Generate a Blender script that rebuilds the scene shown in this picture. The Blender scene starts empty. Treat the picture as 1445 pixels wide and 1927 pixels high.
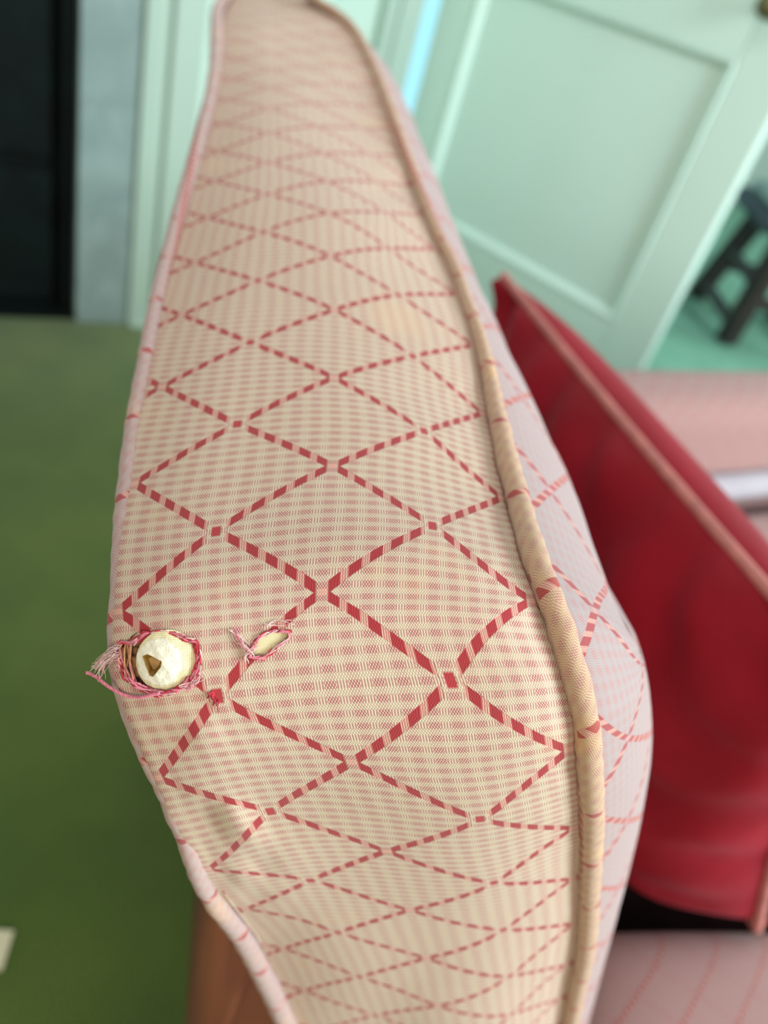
import bpy, bmesh, math, random
import numpy as np
from mathutils import Vector, Matrix

SC = bpy.context.scene
COL = SC.collection
random.seed(7); RNG = np.random.default_rng(7)

# ------------------------------------------------------------------ camera
cam = bpy.data.cameras.new('camera'); cam_ob = bpy.data.objects.new('camera', cam); COL.objects.link(cam_ob)
cam.sensor_fit = 'HORIZONTAL'; cam.sensor_width = 36.0; cam.lens = 36.05
cam.clip_start = 0.01
R = ((0.948889, 0.315609, 0.0), (0.188753, -0.567492, 0.801452), (0.252945, -0.760489, -0.598059))
cam_ob.matrix_world = Matrix(((R[0][0], -R[0][1], -R[0][2], 0), (R[1][0], -R[1][1], -R[1][2], 0), (R[2][0], -R[2][1], -R[2][2], 1.0), (0, 0, 0, 1)))
cam.dof.use_dof = True; cam.dof.focus_distance = 0.205; cam.dof.aperture_fstop = 9.0
SC.camera = cam_ob

# ------------------------------------------------------------------ world, lights, exposure
SC.view_settings.view_transform = 'Standard'; SC.view_settings.look = 'None'
SC.view_settings.gamma = 1.0; SC.view_settings.use_curve_mapping = False
SC.view_settings.exposure = 0.0
wd = bpy.data.worlds.new('world'); SC.world = wd; wd.use_nodes = True
wd.node_tree.nodes['Background'].inputs[0].default_value = (0.92, 0.97, 1.0, 1)
wd.node_tree.nodes['Background'].inputs[1].default_value = 0.46

TH = math.radians(36.0); CE, SE = math.cos(TH), math.sin(TH)
def W(e, n, z=0.0):
    """room axes (e along the fireplace wall, n towards it) to world"""
    return Vector((CE * e - SE * n, SE * e + CE * n, z))

def area(name, loc, aim, size, power, colour):
    l = bpy.data.lights.new(name, 'AREA'); l.shape = 'RECTANGLE'; l.size, l.size_y = size; l.energy = power; l.color = colour
    o = bpy.data.objects.new(name, l); COL.objects.link(o); o.location = loc
    o.rotation_euler = (Vector(aim) - Vector(loc)).to_track_quat('-Z', 'Y').to_euler(); return o
area('window_fill_light', W(2.0, -1.6, 1.65), (0.3, 0.7, 0.7), (1.3, 1.6), 152, (0.84, 0.98, 1.0))
area('window_fill_light', W(-1.3, -2.1, 1.45), (0.0, 0.3, 0.75), (1.2, 1.5), 36, (1.0, 0.80, 0.52))  # warm unseen lamp added behind the camera to light the wing front
area('overhead_fill', W(0.2, 0.75, 2.5), W(0.2, 0.6, 0.5), (.9, .9), 12, (1.0, 0.95, 0.84))  # unseen lamp added overhead to brighten the top of the wing
area('hall_light', W(4.3, 1.2, 2.2), W(2.4, 2.2, 0.4), (1.2, 1.5), 30, (0.80, 1.0, 0.95))

# ------------------------------------------------------------------ helpers
def link(o, parent=None):
    COL.objects.link(o)
    if parent is not None:
        o.parent = parent; o.matrix_parent_inverse = Matrix.Translation(-parent.location) if parent.location.length > 0 else Matrix()
    return o
def empty(name, loc, label, cat):
    o = bpy.data.objects.new(name, None); o.location = loc; o.empty_display_size = .1; COL.objects.link(o)
    o['label'] = label; o['category'] = cat; return o
def tag(o, label, cat, group=None):
    o['label'] = label; o['category'] = cat
    if group: o['group'] = group
    return o
def struct(o): o['kind'] = 'structure'; return o
def mesh(name, verts, faces, mat, parent=None, uvs=None, smooth=True):
    me = bpy.data.meshes.new(name); me.from_pydata([tuple(v) for v in verts], [], [tuple(f) for f in faces])
    if uvs is not None:
        uv = me.uv_layers.new(name='UVMap'); idx = np.empty(len(me.loops), dtype=np.int32); me.loops.foreach_get('vertex_index', idx)
        uv.data.foreach_set('uv', np.asarray(uvs, dtype=np.float32)[idx].ravel())
    if smooth: me.polygons.foreach_set('use_smooth', [True] * len(me.polygons))
    me.materials.append(mat); me.update()
    return link(bpy.data.objects.new(name, me), parent)
def from_bm(name, bm, mat, parent=None, smooth=False):
    bmesh.ops.recalc_face_normals(bm, faces=bm.faces)
    me = bpy.data.meshes.new(name); bm.to_mesh(me); bm.free(); me.materials.append(mat)
    if smooth: me.polygons.foreach_set('use_smooth', [True] * len(me.polygons))
    return link(bpy.data.objects.new(name, me), parent)
def hexa(bm, pts):
    """closed box from 8 points (4 below, 4 above)"""
    v = [bm.verts.new(p) for p in pts]
    for f in ((0, 1, 2, 3), (4, 5, 6, 7), (0, 1, 5, 4), (1, 2, 6, 5), (2, 3, 7, 6), (3, 0, 4, 7)): bm.faces.new([v[i] for i in f])
def wbox(bm, e0, e1, n0, n1, z0, z1, fr=W):
    hexa(bm, [fr(e0, n0, z0), fr(e1, n0, z0), fr(e1, n1, z0), fr(e0, n1, z0), fr(e0, n0, z1), fr(e1, n0, z1), fr(e1, n1, z1), fr(e0, n1, z1)])
def box(name, e0, e1, n0, n1, z0, z1, mat, parent=None, fr=W, bevel=0.0, seg=2, smooth=False):
    bm = bmesh.new(); wbox(bm, e0, e1, n0, n1, z0, z1, fr)
    if bevel: bmesh.ops.bevel(bm, geom=list(bm.edges), offset=bevel, segments=seg, affect='EDGES', profile=.5)
    return from_bm(name, bm, mat, parent, smooth)
def cr(G, f, axis):
    """Catmull-Rom upsample of an array along an axis"""
    G = np.moveaxis(np.asarray(G, float), axis, 0); n = len(G)
    t = np.linspace(0, n - 1, (n - 1) * f + 1); i = np.clip(t.astype(int), 0, n - 2)
    u = (t - i).reshape((-1,) + (1,) * (G.ndim - 1))
    p0, p1, p2, p3 = G[np.maximum(i - 1, 0)], G[i], G[i + 1], G[np.minimum(i + 2, n - 1)]
    o = .5 * (2 * p1 + (p2 - p0) * u + (2 * p0 - 5 * p1 + 4 * p2 - p3) * u * u + (3 * p1 - p0 - 3 * p2 + p3) * u ** 3)
    return np.moveaxis(o, 0, axis)
def grid_faces(nr, nc, wrap=False):
    c = nc if wrap else nc - 1
    r = np.arange(nr - 1)[:, None] * nc; k = np.arange(c)[None]
    return np.stack([r + k, r + (k + 1) % nc, r + nc + (k + 1) % nc, r + nc + k], -1).reshape(-1, 4)
def frames(c):
    t = np.gradient(c, axis=0); t /= np.linalg.norm(t, axis=1)[:, None] + 1e-12
    n = np.zeros_like(t); ref = np.array([0, 0, 1.0]) if abs(t[0][2]) < .9 else np.array([1.0, 0, 0])
    n[0] = np.cross(t[0], ref); n[0] /= np.linalg.norm(n[0])
    for i in range(1, len(t)):
        v = n[i - 1] - t[i] * n[i - 1].dot(t[i]); n[i] = v / (np.linalg.norm(v) + 1e-12)
    return t, n, np.cross(t, n)
def tube_arrays(c, rad, sides=8):
    c = np.asarray(c, float); rad = np.broadcast_to(np.asarray(rad, float), (len(c),))
    t, n, b = frames(c); a = np.linspace(0, 2 * np.pi, sides, endpoint=False)
    v = c[:, None] + rad[:, None, None] * (np.cos(a)[None, :, None] * n[:, None] + np.sin(a)[None, :, None] * b[:, None])
    return v, a
def tube(name, c, rad, mat, parent=None, sides=8, uvscale=None, closed=False):
    """swept tube with round ends; uvscale lays the fabric on the bias along it"""
    if uvscale: sides += 1
    v, a = tube_arrays(c, rad, sides - 1 if uvscale else sides); nr = len(v)
    if uvscale:
        v = np.concatenate([v, v[:, :1]], 1); a = np.r_[a, 2 * np.pi]
        s = np.r_[0, np.cumsum(np.linalg.norm(np.diff(np.asarray(c, float), axis=0), axis=1))]
        rr = float(np.mean(rad)); arc = a * rr
        U = (s[:, None] * .80 + arc[None] * .60) / .062; V = (-s[:, None] * .60 + arc[None] * .80) / .0507
        return mesh(name, v.reshape(-1, 3), grid_faces(nr, sides), mat, parent, np.stack([U, V], -1).reshape(-1, 2))
    F = grid_faces(nr, sides, True).tolist()
    F += [list(range(sides))[::-1], [(nr - 1) * sides + k for k in range(sides)]]
    return mesh(name, v.reshape(-1, 3), F, mat, parent)

# ------------------------------------------------------------------ materials
def new_mat(name):
    m = bpy.data.materials.new(name); m.use_nodes = True; nt = m.node_tree
    return m, nt, nt.nodes['Principled BSDF']
class X:
    """tiny expression builder over Math nodes"""
    def __init__(s, nt, sock): s.nt, s.s = nt, sock
    def op(s, o, *a, clamp=False):
        n = s.nt.nodes.new('ShaderNodeMath'); n.operation = o; n.use_clamp = clamp
        for k, v in enumerate((s,) + a):
            if isinstance(v, X): s.nt.links.new(v.s, n.inputs[k])
            else: n.inputs[k].default_value = v
        return X(s.nt, n.outputs[0])
    def __add__(s, o): return s.op('ADD', o)
    def __radd__(s, o): return s.op('ADD', o)
    def __sub__(s, o): return s.op('SUBTRACT', o)
    def __rsub__(s, o): return (s * -1.0) + o
    def __mul__(s, o): return s.op('MULTIPLY', o)
    def __rmul__(s, o): return s.op('MULTIPLY', o)
    def cos(s): return s.op('COSINE')
    def ping(s, k): return s.op('PINGPONG', k)
    def max(s, o): return s.op('MAXIMUM', o)
    def min(s, o): return s.op('MINIMUM', o)
    def step(s, a, b):
        """0 at a, 1 at b, smooth"""
        n = s.nt.nodes.new('ShaderNodeMapRange'); n.interpolation_type = 'SMOOTHSTEP'
        s.nt.links.new(s.s, n.inputs[0]); n.inputs[1].default_value = min(a, b); n.inputs[2].default_value = max(a, b)
        n.inputs[3].default_value = 0.0 if a < b else 1.0; n.inputs[4].default_value = 1.0 if a < b else 0.0
        return X(s.nt, n.outputs[0])
def mix(nt, f, a, b):
    n = nt.nodes.new('ShaderNodeMix'); n.data_type = 'RGBA'
    for k, v in ((0, f), (6, a), (7, b)):
        if isinstance(v, X): nt.links.new(v.s, n.inputs[k])
        elif hasattr(v, 'is_output'): nt.links.new(v, n.inputs[k])
        else: n.inputs[k].default_value = v if k == 0 else (*v, 1)
    return n.outputs[2]
def noise(nt, scale, detail=2.0, rough=.5, coord='Object'):
    tc = nt.nodes.new('ShaderNodeTexCoord'); n = nt.nodes.new('ShaderNodeTexNoise')
    n.inputs['Scale'].default_value = scale; n.inputs['Detail'].default_value = detail; n.inputs['Roughness'].default_value = rough
    nt.links.new(tc.outputs[coord], n.inputs['Vector']); return X(nt, n.outputs['Fac'])
def bump(nt, bs, height, dist, strength=1.0):
    b = nt.nodes.new('ShaderNodeBump'); b.inputs['Strength'].default_value = strength; b.inputs['Distance'].default_value = dist
    nt.links.new(height.s, b.inputs['Height']); nt.links.new(b.outputs[0], bs.inputs['Normal'])
def plain(name, c, rough=.6, var=.0, scale=8.0, c2=None, metallic=0.0, bumpd=0.0, bscale=60.0, sheen=0.0):
    m, nt, bs = new_mat(name); bs.inputs['Roughness'].default_value = rough; bs.inputs['Metallic'].default_value = metallic
    if sheen: bs.inputs['Sheen Weight'].default_value = sheen
    c2 = c2 or tuple(x * (1 - var) for x in c)
    f = noise(nt, scale, 4).step(.35, .65); nt.links.new(mix(nt, f, c, c2), bs.inputs['Base Color'])
    if bumpd: bump(nt, bs, noise(nt, bscale, 3), bumpd)
    return m
def fabric(name, cream=(.60, .575, .40), pink=(.33, .078, .088), pinkground=(.46, .30, .24), red=(.36, .018, .026), fam=(1.0, 1.0), ink=1.0, stain=.15):
    """woven lattice: gingham ground of fine threads, dashed diamond lines, knots at the crossings"""
    m, nt, bs = new_mat(name); bs.inputs['Roughness'].default_value = .85
    uvn = nt.nodes.new('ShaderNodeUVMap'); uvn.uv_map = 'UVMap'
    sp = nt.nodes.new('ShaderNodeSeparateXYZ'); nt.links.new(uvn.outputs[0], sp.inputs[0])
    a, b = X(nt, sp.outputs[0]), X(nt, sp.outputs[1]); TAU = 2 * math.pi
    gx = (a * (10 * TAU)).cos() * .5 + .5; gy = (b * (13 * TAU)).cos() * .5 + .5
    gy = gy.step(.25, .75); gx = gx.step(.2, .8)
    pk = gy * (gx * .50 + .50) + gx * (1.0 - gy) * .26
    cx = (a * 80 + b * 42) * TAU; cy = (a * 80 - b * 42) * TAU
    dots = ((cx.cos() + cy.cos()) * .25 + .5)
    thr = (a * (80 * TAU)).cos() * .5 + .5
    w_ = gy * (1.0 - gx)                                # open columns of a pink row show upright threads
    dm = (dots * (1.0 - w_) + (thr * .75 + dots * .25) * w_).step(.36, .74)
    ground = mix(nt, pk, pinkground, pink); top = mix(nt, pk * .55, cream, (.54, .33, .28))
    base = mix(nt, dm, ground, top)
    # stains
    st = noise(nt, 22.0, 3).step(.60, .78) * stain
    base = mix(nt, st, base, (.78, .44, .16))
    # lattice lines
    p, q = a + b, a - b
    lp_, lq_ = p.ping(.5).step(.042, .033) * fam[0], q.ping(.5).step(.042, .033) * fam[1]; line = lp_.max(lq_) * ink
    tri = (a * 2.0).ping(1.0)
    ph = (tri * (1 / .18) + .5).ping(.5)          # 0.5 at the middle of a dash
    dash = ph.step(.17, .22); live = tri.step(.085, .10) * tri.step(.965, .935)
    stripe = (a * (96 * TAU)).cos() * .5 + .5
    sal = mix(nt, stripe.step(.3, .7), (.44, .13, .11), (.56, .36, .28)); dsh = mix(nt, stripe, (red[0] * .72, red[1] * .5, red[2] * .5), red)
    lc = mix(nt, dash, sal, dsh)
    colr = mix(nt, line * live, base, lc)
    # knots at whole-number crossings, pale ticks at the others
    bi = b.ping(.5) if False else (b + .0).ping(.5)
    k1 = tri.step(.056, .036) * bi.step(.046, .030)
    colr = mix(nt, k1, colr, red)
    bh = (b + .5).ping(.5); k2 = tri.step(.955, .97) * bh.step(.030, .018)
    colr = mix(nt, k2 * (stripe * .7 + .1), colr, (.70, .22, .19))
    nt.links.new(colr, bs.inputs['Base Color'])
    bs.inputs['Sheen Weight'].default_value = .15
    hgt = dm * .6 + line * live * .8 + k1 * 1.0
    bump(nt, bs, hgt, .00016, .8)
    return m
M = {}
M['fabric'] = fabric('lattice_fabric')
M['inside'] = fabric('window_lit_fabric', cream=(.335, .315, .315), pink=(.31, .14, .155), pinkground=(.32, .24, .245), stain=.0, ink=.85)  # lattice cloth of the inner wing, cool window light put into its colours
M['welt_shade'] = fabric('welt_shade_fabric', cream=(.42, .34, .32), pink=(.34, .16, .16), pinkground=(.36, .25, .24), stain=.3, ink=.85)  # left welt, less stained; its shade side put in as a cooler colour
M['welt'] = fabric('welt_fabric', cream=(.52, .39, .24), pink=(.36, .16, .12), pinkground=(.42, .25, .16), stain=.9, ink=.85)
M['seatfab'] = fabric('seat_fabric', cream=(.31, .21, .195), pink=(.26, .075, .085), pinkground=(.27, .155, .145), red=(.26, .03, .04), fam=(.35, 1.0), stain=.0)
M['mint'] = plain('mint_paint', (.40, .53, .46), .45, .04, 3.0)
M['door'] = plain('door_paint', (.69, .87, .80), .38, .03, 2.0)
M['wall'] = plain('wall_paint', (.58, .74, .66), .7, .03, 2.0)
M['iron'] = plain('cast_iron', (.002, .007, .007), .75, .5, 9.0)
M['iron'].node_tree.nodes['Principled BSDF'].inputs['Specular IOR Level'].default_value = .15
M['brass'] = plain('aged_brass', (.20, .17, .08), .4, .3, 30.0, metallic=.7)
M['pad'] = plain('grey_green_cloth', (.38, .48, .42), .85, .1, 20.0)
M['darkwood'] = plain('dark_wood', (.035, .022, .018), .5, .4, 14.0)
M['slate'] = plain('slate_seat', (.07, .09, .11), .7, .3, 20.0)
M['shaded_arm'] = plain('shaded_arm_cloth', (.26, .085, .04), .8, .25, 9.0)  # sofa cloth below the wing, shadow put into its red-brown colour
M['lining'] = plain('gap_shade', (.010, .005, .005), .95, .3, 12.0); M['lining'].node_tree.nodes['Principled BSDF'].inputs['Specular IOR Level'].default_value = 0.0  # near-black colour stands in for deep shade between the cushions
M['card'] = plain('cream_card', (.75, .72, .52), .7, .04, 10.0)
M['lilac'] = plain('pale_lilac_cloth', (.33, .30, .335), .8, .08, 20.0)
M['cotton'] = plain('white_padding', (.80, .74, .56), .95, .12, 900.0, bumpd=.0004, bscale=1500.0)
M['amber'] = plain('amber_wood', (.40, .20, .02), .35, .5, 500.0)
M['brown'] = plain('brown_backing', (.30, .14, .05), .9, .55, 600.0, c2=(.05, .02, .01), bumpd=.0006, bscale=900.0)
M['redthread'] = plain('red_thread', (.50, .03, .05), .9, .35, 700.0)
M['pinkthread'] = plain('pink_thread', (.72, .22, .30), .9, .3, 700.0)
M['palethread'] = plain('pale_thread', (.80, .58, .55), .95, .2, 900.0)
M['tan'] = plain('tan_thread', (.62, .33, .14), .9, .3, 700.0)
def carpet():
    m, nt, bs = new_mat('green_carpet'); bs.inputs['Roughness'].default_value = 1.0; bs.inputs['Sheen Weight'].default_value = .3
    f = noise(nt, 3.5, 3).step(.3, .7); g = noise(nt, 220.0, 2)
    c = mix(nt, f, (.066, .130, .016), (.118, .190, .028))
    nt.links.new(mix(nt, g * .35, c, (.05, .08, .02)), bs.inputs['Base Color']); bump(nt, bs, g, .004); return m
M['carpet'] = carpet()
M['daylit_carpet'] = plain('daylit_carpet_mint', (.21, .47, .33), .95, .15, 6.0, bumpd=.003, bscale=220.0)  # carpet past the sofa, cool daylight put into its mint colour
def marble():
    m, nt, bs = new_mat('grey_marble'); bs.inputs['Roughness'].default_value = .3
    w = noise(nt, 4.0, 6, .65).ping(.5).step(.46, .5); f = noise(nt, 7.0, 4).step(.3, .7)
    nt.links.new(mix(nt, w * .7, mix(nt, f, (.27, .36, .355), (.20, .28, .275)), (.20, .27, .27)), bs.inputs['Base Color']); return m
M['marble'] = marble()
def redcloth():
    m, nt, bs = new_mat('crimson_cloth'); bs.inputs['Roughness'].default_value = .62
    f = noise(nt, 14.0, 3).step(.3, .7); nt.links.new(mix(nt, f, (.24, .004, .014), (.19, .003, .010)), bs.inputs['Base Color'])
    bs.inputs['Sheen Weight'].default_value = .08; bs.inputs['Specular IOR Level'].default_value = .15; bs.inputs['Sheen Tint'].default_value = (1, .5, .55, 1)
    bump(nt, bs, noise(nt, 30.0, 3), .002, .6); return m
M['crimson'] = redcloth()
M['rosewelt'] = plain('rose_welt', (.46, .17, .15), .8, .2, 60.0)
def gauze(name='gauze_padding', filler=1.0):
    m, nt, bs = new_mat(name); bs.inputs['Roughness'].default_value = .95
    uvn = nt.nodes.new('ShaderNodeUVMap'); uvn.uv_map = 'UVMap'; sp = nt.nodes.new('ShaderNodeSeparateXYZ'); nt.links.new(uvn.outputs[0], sp.inputs[0])
    x, y = X(nt, sp.outputs[0]), X(nt, sp.outputs[1]); TAU = 2 * math.pi
    holes = ((x * (17 * TAU)).cos() * .5 + .5) * ((y * (17 * TAU)).cos() * .5 + .5)
    r = ((x + .26) * (x + .26) + (y * y) * .9) + (noise(nt, 420.0, 3) - .5) * .5
    pl = r.step(.66, .50) * filler
    h = holes.step(.35, .75) * (1.0 - pl)
    g = noise(nt, 700.0, 4).step(.45, .75)
    c = mix(nt, h * .75, mix(nt, pl, (.82, .74, .46), (.80, .78, .66)), (.42, .30, .10))
    nt.links.new(mix(nt, g * pl * .5, c, (.62, .56, .40)), bs.inputs['Base Color'])
    bump(nt, bs, noise(nt, 900.0, 3) * pl * .8 - h * .6, .0004); return m
M['gauze'] = gauze(); M['gauze2'] = gauze('gauze_lining', 0.0)
def glow():
    m, nt, bs = new_mat('bright_window_glass'); bs.inputs['Base Color'].default_value = (.02, .03, .04, 1)
    bs.inputs['Emission Color'].default_value = (.38, .86, 1.0, 1); bs.inputs['Emission Strength'].default_value = 1.15; return m
M['glow'] = glow()

# ------------------------------------------------------------------ the setting
def slab(name, pts, z0, z1, mat):
    bm = bmesh.new(); lo = [bm.verts.new((p[0], p[1], z0)) for p in pts]; hi = [bm.verts.new((p[0], p[1], z1)) for p in pts]
    bm.faces.new(lo[::-1]); bm.faces.new(hi); n = len(pts)
    for i in range(n): bm.faces.new((lo[i], lo[(i + 1) % n], hi[(i + 1) % n], hi[i]))
    return from_bm(name, bm, mat)
struct(slab('floor', [W(-3, -2.5), W(6.5, -2.5), W(6.5, 4.2), W(-3, 4.2)], -.05, 0, M['carpet']))
daylit_carpet = tag(slab('daylit_carpet', [W(1.45, 1.30), W(6.0, 1.30), W(6.0, 4.04), W(1.45, 4.04)], 0, .008, M['daylit_carpet']), 'carpet beyond the sofa and under the dark stool, cool daylight put into its mint colour', 'daylit_carpet')
# chimney breast with the fireplace in it
struct(box('wall_fireplace', -3.0, -1.40, 1.90, 2.45, 0, 2.6, M['wall']))
struct(box('wall_fireplace', .52, .80, 1.915, 2.45, 0, 2.6, M['wall']))
struct(box('wall_fireplace', -1.40, .52, 1.915, 2.45, 1.05, 2.6, M['wall']))
fp = empty('fireplace', W(-.45, 1.9, 0), 'black iron fireplace with grey marble slips and a pale painted wooden surround', 'fireplace')
box('marble_slip', .27, .395, 1.892, 1.96, 0, .95, M['marble'], fp, bevel=.004)
box('marble_slip', -1.27, -1.145, 1.892, 1.96, 0, .95, M['marble'], fp, bevel=.004)
box('marble_lintel', -1.145, .27, 1.894, 1.958, .83, .95, M['marble'], fp, bevel=.004)
for s, e0 in ((1, .395), (-1, -1.27)):
    def sb(nm, a, b, n0, z0, z1, bev=.004):
        lo, hi = sorted((e0 + s * a, e0 + s * b)); box(nm, lo, hi, n0, 1.95, z0, z1, M['mint'], fp, bevel=bev)
    sb('inner_moulding', 0, .016, 1.876, 0, .966)
    sb('pilaster', .0165, .047, 1.884, .0, 1.05, .003)
    sb('pilaster_groove', .0475, .058, 1.896, .0, 1.05, .001)
    sb('outer_moulding', .0585, .125, 1.880, .0, 1.05, .006)
    sb('plinth', .012, .1252, 1.872, .0, .012, .002)
box('mantel_shelf', -1.45, .58, 1.80, 1.95, 1.05, 1.09, M['mint'], fp, bevel=.008)
# firebox: iron register plate with raised border, deep opening behind it
bm = bmesh.new()
for args in ((-1.144, .269, 2.30, 2.33, 0, .83), (-1.144, -1.12, 1.93, 2.3, 0, .83), (.245, .269, 1.93, 2.3, 0, .83), (-1.144, .269, 1.93, 2.3, .80, .83)): wbox(bm, *args)
from_bm('firebox_lining', bm, M['iron'], fp)
box('hearth_plate', -1.144, .268, 1.905, 2.3, .0, .012, M['iron'], fp, bevel=.003)
for k in range(5): box('iron_panel', .05 + -.22 * k, .225 - .22 * k, 1.96, 1.985, .03, .34, M['iron'], fp, bevel=.008)
for k in range(5): box('iron_panel', .05 + -.22 * k, .225 - .22 * k, 1.965, 1.985, .37, .70, M['iron'], fp, bevel=.008)
box('register_plate', -1.12, .245, 1.985, 2.0, .0, .80, M['iron'], fp)
# wall behind, door frame
struct(box('wall_back', .80, 1.185, 2.45, 2.60, 0, 2.6, M['wall']))
struct(box('wall_back', 1.32, 3.55, 2.45, 2.60, 2.15, 2.6, M['wall']))
struct(box('baseboard_back', .80, 1.18, 2.425, 2.45, 0, .12, M['mint'], bevel=.004))
tr = bpy.data.objects.new('trim_1', None); tr.location = W(1.25, 2.45, 0); COL.objects.link(tr); struct(tr)
box('casing_edge', 1.185, 1.222, 2.415, 2.60, 0, 2.15, M['mint'], tr, bevel=.006)
box('casing_groove', 1.2225, 1.238, 2.432, 2.60, 0, 2.15, M['mint'], tr, bevel=.002)
box('casing_board', 1.2385, 1.315, 2.424, 2.62, 0, 2.15, M['mint'], tr, bevel=.005)
# hall behind the doorway
struct(box('wall_hall', .6, 6.4, 4.05, 4.2, 0, 2.6, M['wall']))
wn = bpy.data.objects.new('window_1', None); wn.location = W(2.2, 4.0, 0); COL.objects.link(wn); struct(wn)
box('pane', 1.62, 2.85, 4.015, 4.03, .12, 2.2, M['glow'], wn)
for e in (1.56, 2.85): box('window_frame', e, e + .06, 3.98, 4.05, .06, 2.26, M['mint'], wn, bevel=.005)
box('window_sill', 1.56, 2.91, 3.95, 4.05, .06, .12, M['mint'], wn, bevel=.005)
# the open panelled door
DO = Vector((0.4538, 2.2566, 0)); DD = Vector((.8339, -.552, 0)); DN = Vector((.552, .8339, 0))
def DW(x, y, z): return DO + DD * x + DN * y + Vector((0, 0, z))
dr = bpy.data.objects.new('door_1', None); dr.location = DW(-.93, 0, 0); COL.objects.link(dr); struct(dr)
box('hinge_stile', -.935, -.800, 0, .042, .012, 2.08, M['door'], dr, DW, .004)
box('lock_stile', .012, .148, 0, .042, .012, 2.08, M['door'], dr, DW, .004)
box('bottom_rail', -.7995, .0115, 0.0005, .0415, .012, .245, M['door'], dr, DW, .004)
box('lock_rail', -.7995, .0115, 0.0005, .0415, .935, 1.15, M['door'], dr, DW, .004)
box('top_rail', -.7995, .0115, 0.0005, .0415, 1.95, 2.08, M['door'], dr, DW, .004)
box('panel', -.7995, .0115, .018, .030, .245, .935, M['door'], dr, DW)
box('panel', -.7995, .0115, .018, .030, 1.15, 1.95, M['door'], dr, DW)
def bead(x0, x1, z0, z1, horiz, flip):
    """ovolo moulding strip sloping from the frame face into the panel"""
    bm = bmesh.new(); prof = [(0, .001), (.003, -.003), (.010, -.002), (.017, .006), (.022, .011), (.024, .018), (0, .018)]
    rings = []
    for (xa, za, k) in ((x0, z0, 0), (x1, z1, 1)):
        ring = []
        for (w, y) in prof:
            m = w if k == 0 else -w
            if horiz: ring.append(bm.verts.new(DW(xa + m, y, za + w * flip)))
            else: ring.append(bm.verts.new(DW(xa + w * flip, y, za + m)))
        rings.append(ring)
    n = len(prof)
    for i in range(n): bm.faces.new((rings[0][i], rings[0][(i + 1) % n], rings[1][(i + 1) % n], rings[1][i]))
    bm.faces.new(rings[0][::-1]); bm.faces.new(rings[1])
    from_bm('panel_moulding', bm, M['door'], dr)
for z0, z1 in ((.245, .935), (1.15, 1.95)):
    bead(-.7995, .0115, z0, z0, True, 1); bead(-.7995, .0115, z1, z1, True, -1)
    bead(-.7995, -.7995, z0, z1, False, 1); bead(.0115, .0115, z0, z1, False, -1)
def lathe(name, prof, origin, axis, mat, parent, seg=24):
    ax = Vector(axis).normalized(); u = ax.orthogonal().normalized(); v = ax.cross(u); V = []
    for (r, h) in prof:
        for k in range(seg):
            t = 2 * math.pi * k / seg; V.append(Vector(origin) + ax * h + (u * math.cos(t) + v * math.sin(t)) * r)
    F = grid_faces(len(prof), seg, True).tolist(); F += [list(range(seg)), [(len(prof) - 1) * seg + k for k in range(seg)]]
    return mesh(name, V, F, mat, parent)
lathe('door_knob', [(.026, 0), (.027, .005), (.011, .008), (.010, .028), (.022, .036), (.028, .050), (.026, .062), (.014, .070), (.002, .072)], DW(.042, -.001, 1.052), -DN, M['brass'], dr)
for z in (.30, 1.75): box('hinge', -.939, -.934, -.004, .03, z, z + .09, M['brass'], dr, DW)

# ------------------------------------------------------------------ stool beyond the sofa
def bar(bm, a, b, w0, w1, w=None):
    a, b = Vector(a), Vector(b); d = (b - a).normalized(); u = d.orthogonal().normalized() if abs(d.z) < .5 else W(1, 0, 0); u = (u - d * u.dot(d)).normalized(); v = d.cross(u)
    hexa(bm, [a + (u * sx + v * sy) * w0 for sx, sy in ((-1, -1), (1, -1), (1, 1), (-1, 1))] + [b + (u * sx + v * sy) * w1 for sx, sy in ((-1, -1), (1, -1), (1, 1), (-1, 1))])
    bmesh.ops.bevel(bm, geom=list(bm.edges), offset=.004, segments=1, affect='EDGES')
st = empty('stool', (1.22, 3.38, .014), 'dark wooden stool with a slate-grey seat, on the mint-tinted carpet past the open door', 'stool')
LEGS = [((1.086, 3.13, .018), (1.10, 3.15, .44)), ((1.03, 3.62, .018), (1.10, 3.56, .44)), ((1.45, 3.19, .018), (1.42, 3.20, .44)), ((1.42, 3.66, .018), (1.41, 3.60, .44))]
for a, b in LEGS:
    bm = bmesh.new(); bar(bm, a, b, .034, .034); from_bm('leg', bm, M['darkwood'], st)
def lp(k, t): return Vector(LEGS[k][0]).lerp(Vector(LEGS[k][1]), t)
for i, j, t in ((0, 1, .16), (2, 3, .16), (0, 2, .42), (1, 3, .42), (0, 1, .55)):
    bm = bmesh.new(); bar(bm, lp(i, t), lp(j, t), .021, .021); from_bm('stretcher', bm, M['darkwood'], st)
bm = bmesh.new(); hexa(bm, [(.985, 3.09, .44), (1.47, 3.14, .44), (1.45, 3.65, .44), (.965, 3.60, .44), (.985, 3.09, .505), (1.47, 3.14, .505), (1.45, 3.65, .505), (.965, 3.60, .505)])
bmesh.ops.bevel(bm, geom=list(bm.edges), offset=.016, segments=3, affect='EDGES'); from_bm('seat', bm, M['slate'], st, True)

bm = bmesh.new(); hexa(bm, [(1.01, 3.13, .506), (1.44, 3.18, .506), (1.43, 3.60, .506), (1.00, 3.57, .506), (1.01, 3.13, .548), (1.44, 3.18, .548), (1.43, 3.60, .548), (1.00, 3.57, .548)])
bmesh.ops.bevel(bm, geom=list(bm.edges), offset=.014, segments=3, affect='EDGES')
tag(from_bm('seat_pad', bm, M['pad'], None, True), 'pale grey-green pad lying on the dark stool', 'cushion')

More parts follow.
